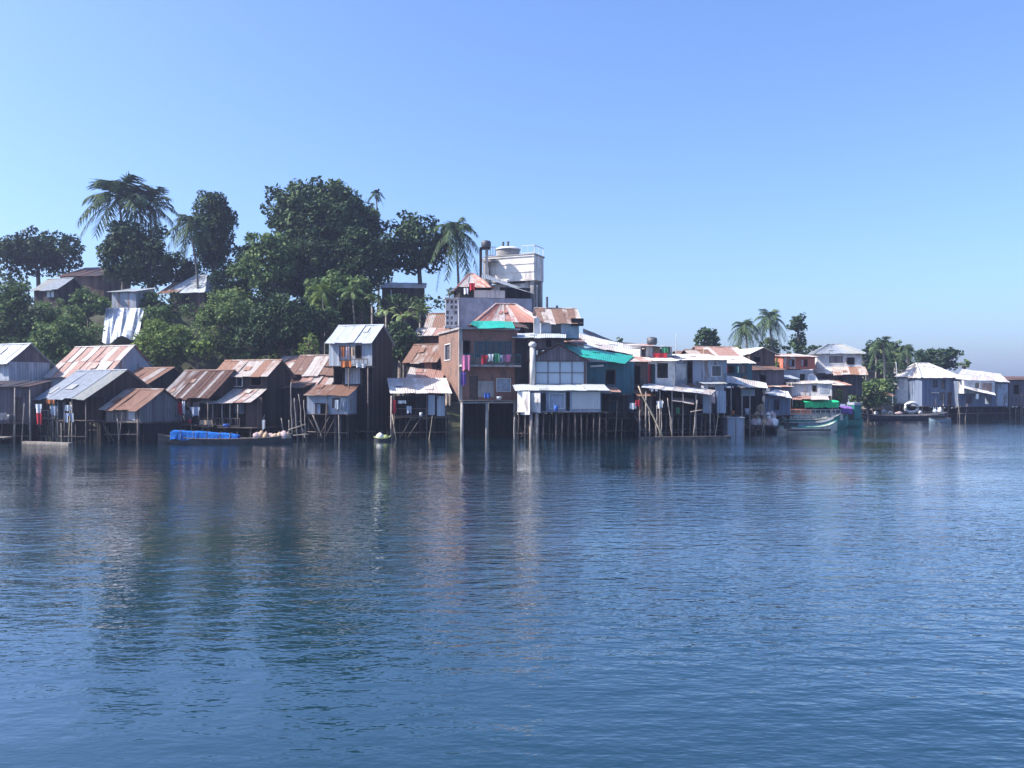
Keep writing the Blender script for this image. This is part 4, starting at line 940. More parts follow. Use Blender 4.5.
# ------------------------------------------------------------------ vegetation
def leaf_mesh(name, verts, tints, m, parent=None):
    """verts: (n,4,3) leaf-shaped faces"""
    nq = len(verts); me = bpy.data.meshes.new(name)
    me.vertices.add(nq * 4); me.vertices.foreach_set('co', verts.reshape(-1).astype(np.float32))
    me.loops.add(nq * 4); me.loops.foreach_set('vertex_index', np.arange(nq * 4, dtype=np.int32))
    me.polygons.add(nq); me.polygons.foreach_set('loop_start', np.arange(0, nq * 4, 4, dtype=np.int32))
    me.update(calc_edges=True)
    at = me.attributes.new('tint', 'FLOAT', 'FACE'); at.data.foreach_set('value', np.clip(tints, 0, 1).astype(np.float32))
    me.materials.append(M[m]); o = bpy.data.objects.new(name, me); COL.objects.link(o)
    if parent: o.parent = parent
    return o
def unit(a): return a / np.maximum(np.linalg.norm(a, axis=-1, keepdims=True), 1e-6)
def leaves(lobes, size, dens):
    V, T = [], []
    for (c, r, tint) in lobes:
        r3 = np.array(r) if np.ndim(r) else np.array((r, r, r * .85))
        k = max(12, int(dens * 4 * math.pi * r3[0] * r3[2]))
        d = unit(NR.normal(size=(k, 3))); d = d[d[:, 2] > NR.uniform(-1.0, -.1, len(d))]; k = len(d)
        rr = .45 + .6 * NR.random((k, 1)) ** .6
        p = np.array(c) + d * r3 * rr
        nn = unit(d * .5 + NR.normal(size=(k, 3)) * .55 + np.array((0, 0, .45)))
        t = unit(np.cross(nn, NR.normal(size=(k, 3)))); bt = np.cross(nn, t)
        L = size * NR.uniform(.5, 1.6, (k, 1)); w = L * NR.uniform(.5, .75, (k, 1))
        mid = nn * L * NR.uniform(-.12, .12, (k, 1))
        V.append(np.stack([p - t * L * .5, p + bt * w * .5 + mid, p + t * L * .5, p - bt * w * .5 + mid], 1))
        T.append(tint + NR.normal(0, .16, k))
    return np.concatenate(V), np.concatenate(T)
def tree(name, label, cx, cy, rx, ry, Y, m, base=None, nl=26, size=.34, dens=14, extra=(), cat='tree', deep=.8, group=None, lob=.30, trunk=True, flat=1.0):
    c = W(cx, cy, Y); s = Y / F; RX, RZ = rx * s, ry * s
    bpx, bz = (base or (cx + R.uniform(-.15, .15) * rx, None)); B = W(bpx, HZ, Y); B.z = ground(bpx, Y) - .2 if bz is None else bz
    root = thing(name, label, cat, B, 0, group)
    lobes = []; tops = []; nl = int(nl * 1.75)
    rl = lob * min(RX, RZ) * flat
    for k in range(nl):
        while True:
            d = Vector((R.uniform(-1, 1), R.uniform(-1, 1), R.uniform(-1, 1)))
            if .25 < d.length < 1: break
        if R.random() < .75: d = d.normalized() * R.uniform(.68, 1.07)
        r = rl * R.uniform(.6, 1.25)
        p = Vector((c.x + d.x * max(.1, RX - r), c.y + d.y * max(.1, RX * deep - r), c.z + d.z * max(.1, RZ - r)))
        lobes.append((p - B, r, R.uniform(.2, .75))); tops.append((p - B, r))
    for (px, py, rp) in extra:
        p = W(px, py, Y + R.uniform(-.5, .5)) - B; lobes.append((p, rp * s, R.uniform(.2, .75))); tops.append((p, rp * s))
    kf = R.uniform(.78, 1.4); size *= kf; dens /= kf ** 1.7; sh = R.uniform(-.12, .12); lobes = [(p, r, q + sh) for p, r, q in lobes if R.random() > .06]
    v, t = leaves([(tuple(p), r, q) for p, r, q in lobes], size, dens)
    leaf_mesh('crown', v, t, m, root)
    if trunk:
        H = c.z - B.z; mb = MB(); r0 = max(.08, .030 * H + .012 * RX); fork = Vector((c.x - B.x, 0, max(H * .5, H - RZ * .75)))
        fork.z = max(.3, fork.z)
        mb.tube([(0, 0, 0), fork * .5 + Vector((R.uniform(-.1, .1), 0, 0)), fork], [r0, r0 * .8, r0 * .65], 8)
        tr = mb.build('trunk', 'bark', root, True)
        lm = MB()
        for p, r in tops[:14]:
            q = fork.lerp(p, .5) + Vector((0, 0, -.08 * (p - fork).length)); lm.tube([fork * .97, q, p], [r0 * .38, r0 * .24, r0 * .08], 5)
        lm.build('limbs', 'bark', tr, True)
    return root

def frond(V, T, o, az, el, L, droop, nleaf=20, wl=.2, tint=.5, hang=.5, blade=False):
    """one arching frond: stem points then leaflets either side (or a continuous blade for bananas)"""
    dirh = np.array((math.cos(az), math.sin(az), 0.0)); side = np.array((-math.sin(az), math.cos(az), 0.0)); up = np.array((0, 0, 1.0))
    def P(u): return o + dirh * (L * u * (math.cos(el) * (1 - .18 * u * u))) + up * (L * (math.sin(el) * u - droop * u * u))
    us = np.linspace(0, 1, nleaf + 1); pts = np.array([P(u) for u in us])
    for i in range(nleaf):
        a, c = pts[i], pts[i + 1]; w = .02 * L * (1 - us[i] * .8)
        V.append([a - side * w, c - side * w * .8, c + side * w * .8, a + side * w]); T.append(tint + .1)
        if blade:
            wa = wl * L * math.sin(math.pi * min(1, .12 + us[i] * .88)) ** .6; wc = wl * L * max(.0, math.sin(math.pi * min(1, .12 + us[i + 1] * .88))) ** .6
            for sg in (-1, 1):
                if R.random() < .1: continue
                dz = -up * R.uniform(.15, .4)
                V.append([a, a + (side * sg + dz) * wa, c + (side * sg + dz) * wc * .96, c * .98 + a * .02]); T.append(tint + R.uniform(-.12, .12))
        elif us[i] > .1:
            ll = wl * L * (.55 + .9 * math.sin(math.pi * min(1, us[i] * .95 + .05))) 
            fw = (c - a) / max(1e-6, np.linalg.norm(c - a))
            for sg in (-1, 1):
                dv = side * sg * .8 + fw * .7 - up * R.uniform(hang * .5, hang * 1.4); dv /= np.linalg.norm(dv)
                t = a + (c - a) * R.random(); w2 = fw * .062 * max(.8, L / 3)
                V.append([t - w2, t + dv * ll * .5 - w2 * .8, t + dv * ll, t + w2]); T.append(tint + R.uniform(-.18, .18))
def palm(label, bpx, bpy, tx, ty, Y, Lpx, n=20, m='lf_palm', name='coconut_palm', cat='palm', droop=(.35, .75), low=-.5, bend=.4, group=None, hang=.6, rt=.16):
    B = W(bpx, bpy, Y); T_ = W(tx, ty, Y); s = Y / F; L = Lpx * s
    B.z = min(B.z, ground(bpx, Y) - .2) if True else B.z
    root = thing(name, label, cat, B, 0, group); top = T_ - B
    pts = []; rr = []
    for k in range(9):
        u = k / 8; p = top * u; p.x += bend * math.sin(u * math.pi) * .8; pts.append(p); rr.append(rt * (1.25 - .55 * u) + (.08 if k == 0 else 0))
    MB().tube(pts, rr, 9).build('trunk', 'palmbark', root, True)
    V, T = [], []
    for k in range(n):
        az = 2 * math.pi * (k * .382 + R.uniform(-.04, .04)); u = k / max(1, n - 1)
        el = 1.35 - u * (1.35 - low) + R.uniform(-.12, .12)
        frond(V, T, np.array(top), az, el, L * R.uniform(.85, 1.1), R.uniform(*droop), 22, .25, R.uniform(.2, .7), hang)
    leaf_mesh('crown', np.array(V), np.array(T), m, root)
    if name == 'coconut_palm' and Lpx > 25:
        nb = MB()
        for k in range(7):
            a = k * .9; nb.lathe([(.02, -.14), (.1, -.08), (.12, 0), (.09, .09), (.02, .14)], (top.x + .28 * math.cos(a), top.y + .28 * math.sin(a), top.z - .25), 7)
        nb.build('coconuts', 'lf_dark', root, True)
    return root
def banana(label, bpx, ty, Y, Lpx, n=8, lean=0, group=None):
    s = Y / F; B = W(bpx, HZ, Y); B.z = ground(bpx, Y) - .2; root = thing('banana_plant', label, 'banana plant', B, 0, group)
    top = Vector((lean, 0, W(bpx, ty, Y).z - B.z)); top.z = max(top.z, .8)
    MB().tube([(0, 0, 0), top * .5, top], [.16, .13, .08], 8).build('stem', 'palmbark', root, True)
    V, T = [], []
    for k in range(n):
        frond(V, T, np.array(top), 2 * math.pi * k * .382 + R.uniform(-.3, .3), R.uniform(.35, 1.25), Lpx * s * R.uniform(.8, 1.15), R.uniform(.45, .95), 9, .16, R.uniform(.25, .95), .5, True)
    leaf_mesh('crown', np.array(V), np.array(T), 'lf_banana', root)
    return root

# skyline trees of the hill
tree('spreading_tree', 'dark umbrella-shaped tree on the hilltop at the left edge', 38, 250, 47, 23, 106, 'lf_dark', (40, None), 40, .36, 13, [(4, 262, 9), (0, 248, 9), (76, 262, 7), (32, 231, 6), (82, 248, 3.5), (20, 266, 9), (50, 267, 8), (66, 266, 8), (35, 262, 9), (10, 268, 8), (-8, 272, 9), (28, 272, 9), (58, 272, 8), (44, 273, 8), (74, 268, 6), (14, 276, 9)], flat=1.3)
tree('broadleaf_tree', 'dark bushy tree wrapped around the foot of the twin tall palms', 130, 252, 34, 38, 95, 'lf_dark', None, 40, .34, 14, [(104, 250, 8), (112, 275, 10), (160, 232, 9)])
tree('broadleaf_tree', 'upright rounded dark tree right of the thin palm', 213, 233, 26, 45, 98, 'lf_dark', None, 34, .34, 14, [(205, 197, 9), (228, 215, 9), (205, 272, 14), (226, 268, 12)], lob=.42)
tree('broadleaf_tree', 'largest dark tree with the highest broad crown in the middle of the hill', 322, 226, 56, 48, 96, 'lf_dark', None, 75, .34, 14, [(276, 196, 13), (298, 188, 11), (315, 184, 9), (268, 208, 8), (340, 190, 10), (352, 205, 11), (285, 222, 16), (372, 215, 9), (374, 235, 12)], lob=.25)
tree('broadleaf_tree', 'green shaggy tree forming the left shoulder of the largest tree', 268, 268, 34, 42, 90, 'lf_mid', None, 46, .32, 14, [(252, 238, 8), (238, 272, 12), (256, 300, 12), (236, 295, 10)])
tree('broadleaf_tree', 'dark tree forming the right shoulder of the largest tree', 362, 262, 34, 40, 92, 'lf_dark', None, 44, .32, 14, [(388, 240, 9), (340, 292, 12)])
tree('broadleaf_tree', 'dark round tree with bare trunk left of the right-hand hill palm', 419, 243, 33, 33, 99, 'lf_dark', (425, None), 40, .34, 13, [(392, 226, 8), (405, 216, 7), (440, 262, 8), (390, 262, 8), (410, 270, 9), (432, 268, 9), (445, 250, 8), (400, 266, 8)], lob=.28)
palm('tall coconut palm with the widest fronds above the dark bushy tree on the left', 122, 292, 119, 199, 97, 49, 27, droop=(.35, .7))
palm('tall coconut palm close behind its wider twin, leaning right', 145, 290, 150, 205, 99, 36, 20)
palm('thin coconut palm with shaggy drooping fronds in front of the rounded dark tree', 198, 312, 189, 224, 92, 31, 24, droop=(.5, 1.0), low=-.9, rt=.13)
palm('tiny slender palm poking above the skyline right of the largest tree', 377, 262, 376, 194, 106, 11, 14, rt=.12, name='slender_palm')
palm('coconut palm with long drooping fronds left of the water tower', 457, 294, 455, 231, 98, 34, 32, droop=(.5, 1.0), low=-.8)
tree('broadleaf_tree', 'dark lower tree between the twin tall palms and the pale hipped roof', 152, 266, 24, 30, 94, 'lf_dark', None, 34, .32, 15)
tree('broadleaf_tree', 'dark low tree right of the rounded dark tree, left of the shaggy one', 232, 284, 26, 26, 93, 'lf_dark', None, 34, .32, 15)
tree('broadleaf_tree', 'deep green tree filling the middle below the largest crown', 312, 272, 42, 40, 93, 'lf_dark', None, 56, .32, 15, [(286, 262, 12), (335, 255, 14)])
tree('broadleaf_tree', 'dark tree behind the largest crown on its right side', 352, 234, 36, 40, 100, 'lf_dark', None, 44, .34, 14)
tree('broadleaf_tree', 'mid-green tree with pale leaves above the two small feathery palms', 338, 296, 38, 28, 88, 'lf_mid', None, 44, .30, 15, [(372, 300, 10)])
tree('broadleaf_tree', 'small dark tree between the largest tree and the bare-trunked round tree', 388, 258, 20, 22, 100, 'lf_dark', None, 28, .32, 14)
tree('bushy_tree', 'shadowed bush left of the pale hillside hut, under the grey-roofed hut', 40, 318, 20, 16, 83, 'lf_dark', None, 26, .28, 16)
tree('bushy_tree', 'green bush right of the white tarpaulin below the pale hipped roof', 158, 316, 22, 14, 84, 'lf_mid', None, 28, .28, 16, [(190, 312, 12)])
tree('bushy_tree', 'shaded bush in the hollow above the orange rusty roof', 255, 342, 26, 20, 79, 'lf_dark', None, 32, .28, 16)
tree('bushy_tree', 'shaded bush right behind the yellow-green bush', 322, 325, 26, 20, 82, 'lf_dark', None, 32, .28, 16)
tree('bushy_tree', 'dark low bush under the broad palm fronds of the far right shrubs', 893, 368, 24, 12, 116, 'lf_dark', None, 26, .32, 15)
tree('bushy_tree', 'bright bush squeezed between the brightest bush and the grey-green one', 198, 350, 17, 16, 79, 'lf_light', None, 24, .26, 17)
tree('bushy_tree', 'dull green bush between the grey-roofed hut and the white tarpaulin', 70, 318, 18, 12, 83, 'lf_mid', None, 22, .28, 16)
tree('broadleaf_tree', 'dark tree closing the skyline gap behind the pale hipped roof', 178, 272, 24, 22, 101, 'lf_dark', None, 32, .32, 15, [(160, 280, 9), (200, 280, 9)])
tree('bushy_tree', 'dark thicket under the umbrella tree at the left edge', 12, 282, 24, 10, 100, 'lf_dark', None, 22, .3, 16)
tree('broadleaf_tree', 'dark tree filling the saddle between the rounded dark tree and the shaggy one', 246, 262, 18, 22, 97, 'lf_dark', None, 26, .32, 15)
tree('bushy_tree', 'mid-green bush beside the pale hillside hut right wall', 148, 300, 13, 12, 88, 'lf_mid', None, 18, .28, 17)
tree('bushy_tree', 'olive bush under the dark hillside hut with the lavender window', 52, 306, 20, 9, 90, 'lf_mid', None, 18, .28, 17)
# lower slope
tree('bushy_tree', 'sunlit green tree cut by the left picture edge above the leftmost house', 12, 312, 25, 36, 84, 'lf_mid', None, 34, .30, 15, [(-6, 290, 12), (22, 290, 8), (-20, 320, 16)])
tree('bushy_tree', 'round green bush on the slope left of the pale blue hillside hut', 88, 302, 22, 19, 85, 'lf_mid', None, 24, .28, 16)
tree('bushy_tree', 'wide shaded bush directly above the purplish shack roofs at left', 64, 342, 33, 30, 80, 'lf_mid', None, 40, .28, 15, [(40, 352, 10), (95, 330, 9), (92, 352, 8)])
tree('bushy_tree', 'brightest light-green bush on the slope above the striped roof', 165, 343, 34, 28, 80, 'lf_light', None, 44, .27, 16, [(140, 340, 8), (135, 360, 8), (176, 318, 8), (150, 325, 6)])
tree('bushy_tree', 'grey-green rounded bush right of the brightest bush', 226, 324, 34, 40, 82, 'lf_mid', None, 46, .28, 15, [(200, 330, 12), (215, 296, 8), (205, 355, 9), (245, 355, 10)])
tree('bushy_tree', 'dark shaded tree above the coarse striped roof left of the tall house', 284, 325, 38, 36, 80, 'lf_dark', None, 46, .28, 15, [(262, 345, 9), (305, 312, 10)])
tree('bushy_tree', 'small bright yellow-green bush beside the tall white-roofed house', 311, 345, 12, 14, 75, 'lf_light', None, 16, .22, 22, [(304, 351, 6)])
tree('bushy_tree', 'dark bush in the gap between the tall white-roofed house and brick house', 400, 342, 26, 24, 79, 'lf_dark', None, 30, .26, 15)
tree('bushy_tree', 'low dark thicket under the small hilltop house near the right-hand palm', 405, 305, 34, 15, 88, 'lf_dark', None, 30, .28, 15, [(440, 305, 9)])
tree('bushy_tree', 'dark bushes around the foot of the small pale hipped roof', 170, 300, 22, 12, 90, 'lf_dark', None, 20, .28, 15)
palm('small feathery palm on the slope left of the tall white-roofed house top', 322, 328, 322, 292, 84, 22, 14, name='small_palm', droop=(.4, .8), m='lf_light', rt=.1)
palm('small feathery palm directly above the tall white-roofed house', 353, 328, 352, 292, 85, 21, 14, name='small_palm', droop=(.4, .8), m='lf_mid', rt=.1)
for i, (px, ty, Y, L, lb) in enumerate(((386, 312, 82, 20, 'banana plant directly right of the tall white-roofed house roof'), (404, 318, 80, 24, 'banana plant with the longest arching leaf left of the brick house'),
                                       (420, 312, 83, 20, 'banana plant beside the little red-roofed annex'), (372, 300, 84, 16, 'small upright banana plant behind the bright small palms'))):
    banana(lb, px, ty, Y, L, 9, 0, 'banana plants beside the brick house')
# right side
tree('broadleaf_tree', 'small dark egg-shaped tree standing alone left of the palm pair', 707, 341, 14, 15, 108, 'lf_dark', (704, None), 32, .34, 14, [(716, 348, 6), (700, 352, 7)])
palm('left one of the two coconut palms on the far right shore, fronds hanging low', 746, 366, 745, 327, 113, 22, 28, droop=(.6, 1.1), low=-.9)
palm('right and taller one of the two coconut palms on the far right shore', 772, 362, 769, 319, 114, 23, 28, droop=(.5, 1.0), low=-.7)
tree('broadleaf_tree', 'narrow upright dark tree right of the palm pair', 798, 332, 10, 20, 116, 'lf_dark', (800, None), 20, .34, 14, [(803, 316, 4), (790, 328, 4)], lob=.45)
tree('bushy_tree', 'dark bush under the narrow upright tree behind the orange-red house', 796, 350, 17, 10, 112, 'lf_dark', None, 18, .32, 15)
tree('bushy_tree', 'bush between the trunks of the palm pair', 769, 349, 13, 14, 115, 'lf_mid', None, 18, .32, 15)
tree('bushy_tree', 'distant low hedge of trees on the skyline left of the white two-storey house', 832, 349, 22, 4.5, 125, 'lf_dark', None, 20, .34, 14, flat=1.6)
tree('bushy_tree', 'tall leafy shrub beside the white two-storey house', 881, 358, 20, 24, 120, 'lf_dark', None, 36, .34, 14, [(872, 345, 6), (868, 372, 8)])
palm('small palm with broad drooping fronds rising from the tall leafy shrub', 882, 370, 883, 343, 112, 19, 20, name='small_palm', droop=(.5, 1.0), m='lf_palm')
palm('small palm with arching fronds right of the tall leafy shrub', 908, 372, 906, 349, 115, 18, 20, name='small_palm', droop=(.5, 1.1), m='lf_palm')
tree('bushy_tree', 'greyish bush behind the sunlit white and pale blue house', 912, 361, 22, 13, 122, 'lf_dark', None, 24, .34, 14)
tree('bushy_tree', 'rounded bush on the skyline behind the large white hipped roof', 945, 358, 18, 13, 124, 'lf_dark', None, 30, .34, 15, [(932, 352, 5), (957, 354, 6), (936, 364, 7), (950, 366, 7)])
tree('bushy_tree', 'wide waterside bush between the boats and the sunlit white house', 868, 394, 24, 19, 104, 'lf_mid', None, 40, .32, 15, [(850, 384, 7), (888, 385, 8), (890, 402, 7), (848, 400, 6)])
tree('bushy_tree', 'small yellow-green plant by the white-boarded hut', 838, 396, 6, 8, 86, 'lf_light', None, 12, .24, 20)
tree('potted_shrub', 'yellow-green potted shrub on the ledge above the white lattice column', 449.5, 292, 5, 6, 77.6, 'lf_light', (449.5, 12.1), 10, .18, 26, cat='plant')

tree('bushy_tree', 'bush showing between the pinkish-tan gable and the dark purple-brown house', 738, 352, 10, 7, 100, 'lf_mid', None, 14, .3, 16)
tree('bushy_tree', 'trailing green bush left of the orange-red walled house', 779, 364, 7, 9, 93, 'lf_mid', None, 14, .28, 18)
tree('bushy_tree', 'green bush at the right wall of the white two-storey house', 858, 376, 11, 10, 97, 'lf_mid', None, 18, .28, 17)
tree('bushy_tree', 'dark green bush left of the sunlit white and pale blue house', 889, 384, 10, 14, 112, 'lf_dark', None, 20, .3, 16)
tree('bushy_tree', 'small green tree behind the red hipped roof and flat-roofed upper room', 618, 342, 7, 5, 92, 'lf_mid', None, 10, .28, 16)
for px, py, rx, ry, Y, m_, lb in ((898, 350, 14, 12, 124, 'lf_dark', 'leafy shrub between the two arching small palms on the far right'), (926, 358, 13, 11, 125, 'lf_dark', 'shrub left of the rounded skyline bush on the far right'),
    (866, 362, 10, 14, 118, 'lf_dark', 'shrub touching the right gable of the white two-storey house'), (880, 386, 12, 10, 112, 'lf_dark', 'shrub between the wide waterside bush and the low grey-roofed house'),
    (722, 352, 9, 8, 105, 'lf_dark', 'dark shrub under the left coconut palm of the far shore'), (812, 351, 14, 6, 118, 'lf_dark', 'low dark shrub behind the orange-red walled house roof'), (964, 364, 8, 6, 126, 'lf_mid', 'small far shrub right of the hipped white roof')):
    tree('bushy_tree', lb, px, py, rx, ry, Y, m_, None, 18, .32, 16)
banana('banana plant with pale leaves on the skyline of the far right shrubs', 876, 350, 117, 16, 9, 0, 'banana plants on the far right shore')
banana('banana plant leaning over the low grey-roofed house', 893, 356, 116, 15, 9, .3, 'banana plants on the far right shore')
# undergrowth on the slope
lob = []
for k in range(2200):
    px = R.uniform(-120, 470); Y = R.uniform(77, 112); s = Y - interp(px, SHORE)
    if s < 11: continue
    if any(a - 12 < px < b + 12 and y0 - 5 < Y < y1 for a, b, y0, y1 in ((30, 60, 92, 104), (58, 106, 96, 108), (160, 206, 87, 99), (382, 430, 89, 101), (104, 146, 78, 91), (440, 480, 70, 90))): continue
    p = W(px, HZ, Y); r = R.uniform(.5, 1.25); lob.append(((p.x, p.y, ground(px, Y) + r * .4), r, R.uniform(.1, .7)))
v, t = leaves(lob, .32, 9)
tag(leaf_mesh('undergrowth', v, t, 'lf_mid'), 'dense green undergrowth covering the hillside between the trees', 'undergrowth', kind='stuff')

# ------------------------------------------------------------------ boats
def hull(h, beam, free, rl, rr, m, inner='boat_d', depth=.35, sharp=2.4, stripe=None, thwarts=3, z=0.0):
    n = 18; st = []
    for i in range(n + 1):
        s = -1 + 2 * i / n; b_ = beam / 2 * max(.02, (1 - abs(s) ** sharp)) ** .75; r = (rr if s > 0 else rl) * abs(s) ** 3
        st.append((h.x0 + (h.x1 - h.x0) * (i / n), b_, free + r + z, -depth + (r * .85 if abs(s) > .8 else r * .3) + z))
    mb = MB(); th = .06
    def sec(x, b_, g, k):
        bi = max(.005, b_ - th)
        return [(x, -b_, g), (x, -b_ * .92, (g + k) / 2), (x, -b_ * .5, k), (x, b_ * .5, k), (x, b_ * .92, (g + k) / 2), (x, b_, g), (x, bi, g), (x, bi * .85, (g + k) / 2), (x, bi * .45, k + .08), (x, -bi * .45, k + .08), (x, -bi * .85, (g + k) / 2), (x, -bi, g)]
    S = [sec(*q) for q in st]; base = len(mb.v)
    for q in S: mb.v += q
    for i in range(n):
        for k in range(12):
            j = (k + 1) % 12; o = base + i * 12; mb.f.append((o + k, o + 12 + k, o + 12 + j, o + j))
    mb.f.append(tuple(range(base, base + 12))); mb.f.append(tuple(range(base + n * 12, base + n * 12 + 12))[::-1])
    o = mb.build('hull', m, h.e)
    gw = MB()
    for sg in (-1, 1): gw.tube([(q[0], sg * q[1], q[2] + .02) for q in st], .045, 6)
    gw.build('gunwale', stripe or inner, h.e, True)
    for k in range(thwarts):
        u = (k + 1) / (thwarts + 1); x = h.x0 + (h.x1 - h.x0) * u; b_ = beam / 2 * (1 - abs(2 * u - 1) ** sharp) ** .75 - .05
        MB().box(x - .13, x + .13, -b_, b_, free * .6 + z, free * .6 + .05 + z).build('seat', 'wood', h.e)
    return o
def canopy(h, xa, xb, zc, half, m, zp, posts=4, arch=.25):
    mb = MB(); n = 8; k = 10
    def P(i, j):
        u = i / k; a = -1 + 2 * j / n; return Vector((xa + (xb - xa) * u, a * half, zc - arch * a * a + .03 * math.sin(u * 14 + j)))
    for i in range(k):
        for j in range(n):
            q = [P(i, j), P(i + 1, j), P(i + 1, j + 1), P(i, j + 1)]; d = Vector((0, 0, -.03)); mb.face(q); mb.face([x + d for x in q][::-1])
    for sg in (0, n):       # hanging valance
        for i in range(k):
            a, b_ = P(i, sg), P(i + 1, sg); d = Vector((0, 0, -.5 - .05 * (i % 2))); d2 = Vector((0, 0, -.5 - .05 * ((i + 1) % 2))); e = Vector((0, .025 if sg == 0 else -.025, 0))
            mb.face([a + d, b_ + d2, b_, a]); mb.face([a + e, b_ + e, b_ + d2 + e, a + d + e])
    o = mb.build('canopy', m, h.e)
    for i in range(posts):
        x = xa + .1 + (xb - xa - .2) * i / (posts - 1)
        for sg in (-1, 1): MB().tube([(x, sg * half * .9, zp), (x, sg * half * .95, zc - arch)], .035, 6).build('canopy_post', 'wood', h.e, True)
    return o
def sack(label, px, py, Y, w, hgt, m, name='sack', cat='sack', group=None, rz=0.0):
    p = W(px, py, Y); o = MB(); n = 12
    prof = [(.30, 0), (.48, .12), (.5, .4), (.42, .72), (.2, .9), (.1, 1.0)]
    mb = MB()
    for r, z in prof:
        for i in range(n):
            a = 2 * math.pi * i / n; q = 1 + .14 * math.sin(3 * a + z * 5 + px) ; mb.v.append((r * w * q * math.cos(a), r * w * .75 * q * math.sin(a), z * hgt + .05 * hgt * math.sin(2 * a + px)))
    for k in range(len(prof) - 1):
        for i in range(n):
            j = (i + 1) % n; mb.f.append((k * n + i, k * n + j, (k + 1) * n + j, (k + 1) * n + i))
    mb.f.append(tuple(range(n))[::-1]); mb.f.append(tuple((len(prof) - 1) * n + i for i in range(n)))
    e = mb.build(name, m, smooth=True); e.location = p; e.rotation_euler = (0, 0, rz); tag(e, label, cat, group); return e

b1 = House('longboat', 'long low dark boat moored under the blue tarpaulin', 158, 293, 61.2, 3, 1.2, cat='boat')
hull(b1, 1.3, .34, .35, .3, 'boat_d', stripe='wood', thwarts=4)
t1 = House('tarpaulin', 'bright blue tarpaulin heaped over the cargo of the long dark boat', 172, 239, 61.1, 3, 1.0, cat='tarpaulin')
mb = MB(); n, k = 26, 12
def TP(i, j, off=0.0):
    u = i / n; a = -1 + 2 * j / k
    top = (.86 - .30 * u ** 1.6 + .018 * math.sin(u * 17) + .012 * math.sin(u * 53) + .02 * abs(math.sin(u * 26))) * (1 if 0 < i < n else .9)
    wv = .03 * math.sin(u * 61 + a * 3) + .03 * math.sin(u * 23)
    if abs(a) > .5:
        f = (abs(a) - .5) / .5; y = math.copysign(.42 + .14 * f + wv * f - off, a); z = top * (1 - f) + (.30 + .06 * math.sin(u * 23)) * f
    else: y = a / .5 * (.42 - off) ; z = top + .08 * (1 - (a / .5) ** 2) - off
    return Vector((t1.x0 + t1.W * u + .05 * math.sin(a * 6), y, z + .02))
for i in range(n):
    for j in range(k):
        q = [TP(i, j), TP(i + 1, j), TP(i + 1, j + 1), TP(i, j + 1)]; mb.face(q); mb.face([TP(i, j, .03), TP(i, j + 1, .03), TP(i + 1, j + 1, .03), TP(i + 1, j, .03)])
for i in (0, n):
    mb.face([TP(i, j) for j in range(k + 1)][::(1 if i == 0 else -1)])
mb.build('cover', 'tarp_blue', t1.e)
for i in (4, 9, 14, 19, 23): MB().tube([TP(i, j) + Vector((0, math.copysign(.02, j - 6), .02)) for j in range(k + 1)], .018, 5).build('rope', 'wood_l', t1.e, True)
for i, px in enumerate((257, 261.5, 266, 270.5, 275, 279.5, 284, 288)):
    sack(['tan bundle at the left end of the row on the long dark boat', 'tan bundle, a middle one of the row heaped on the long dark boat'][min(i, 1)] if i < 7 else 'tan bundle at the right end of the row on the long dark boat',
         px, 438.6, 61.3 + .1 * (i % 2), .62, .46 + .1 * math.sin(i * 1.3), 'sack_tan' if i % 3 else 'sack_pink', 'bundle', 'bundle', 'bundles heaped on the long dark boat', i)

b2 = House('dinghy', 'small low dinghy with lime-yellow rim by the white-roofed shed', 374, 391, 63.8, 12, 1, cat='boat')
hull(b2, .85, .22, .1, .18, 'boat_d', 'boat_w', stripe='boat_y', thwarts=1)
sack('white bundle lying in the small dinghy', 380, 439.5, 63.8, .6, .5, 'cloth_white', 'bundle', 'bundle')
sack('lime-yellow bundle lying in the small dinghy', 385.5, 439.5, 63.8, .55, .36, 'boat_y', 'bundle', 'bundle')
b3 = House('motorboat', 'cream-hulled boat with dark upturned bow, nearest of the moored boat cluster', 777, 837, 77, 3, 1.5, cat='boat')
hull(b3, 1.6, .45, .2, .6, 'boat_w', 'boat_d', stripe='boat_g', thwarts=5)
MB().box(b3.x0 + .5, b3.x0 + 1.7, -.6, .6, .35, .85).build('engine_box', 'boat_d', b3.e); MB().box(b3.x0 + .7, b3.x1 - .9, -.78, -.72, .16, .30).build('rubbing_strake', 'boat_d', b3.e)
b4 = House('motorboat', 'pale blue boat moored right behind the cream-hulled boat', 775, 834, 80.5, 5, 1.5, cat='boat')
hull(b4, 1.7, .7, .2, .45, 'boat_b', 'boat_d', stripe='w_con', thwarts=5)
b9 = House('motorboat', 'slim grey-green boat between the pale blue boat and the green-canopied one', 768, 840, 82.3, 5, 1.3, cat='boat')
hull(b9, 1.4, .95, .2, .5, 'boat_g', 'boat_d', stripe='boat_w', thwarts=5)
b9.rail(b9.X(778), b9.X(828), -.5, .95, .4, 'wood', .6)
b5 = House('ferry_boat', 'passenger boat with bright green canopy and cream side boards', 783, 848, 84, 6, 1.9, cat='boat')
hull(b5, 2.0, .8, .2, .7, 'boat_g', 'boat_d', thwarts=5)
canopy(b5, b5.X(800), b5.X(834), b5.Z(399.5), 1.05, 'tarp_green', .75, 5)
MB().box(b5.X(786), b5.X(838), -1.0, -.94, .84, b5.Z(414)).build('side_board', 'boat_w', b5.e); MB().box(b5.X(786), b5.X(838), .94, 1.0, .84, b5.Z(412)).build('side_board', 'boat_w', b5.e)
MB().box(b5.X(789), b5.X(808), -.9, .9, 1.3, b5.Z(409)).build('cabin', 'cloth_orange', b5.e)
b5.rail(b5.X(786), b5.X(836), -.97, b5.Z(414) + .01, .45, 'frame_w', .5)
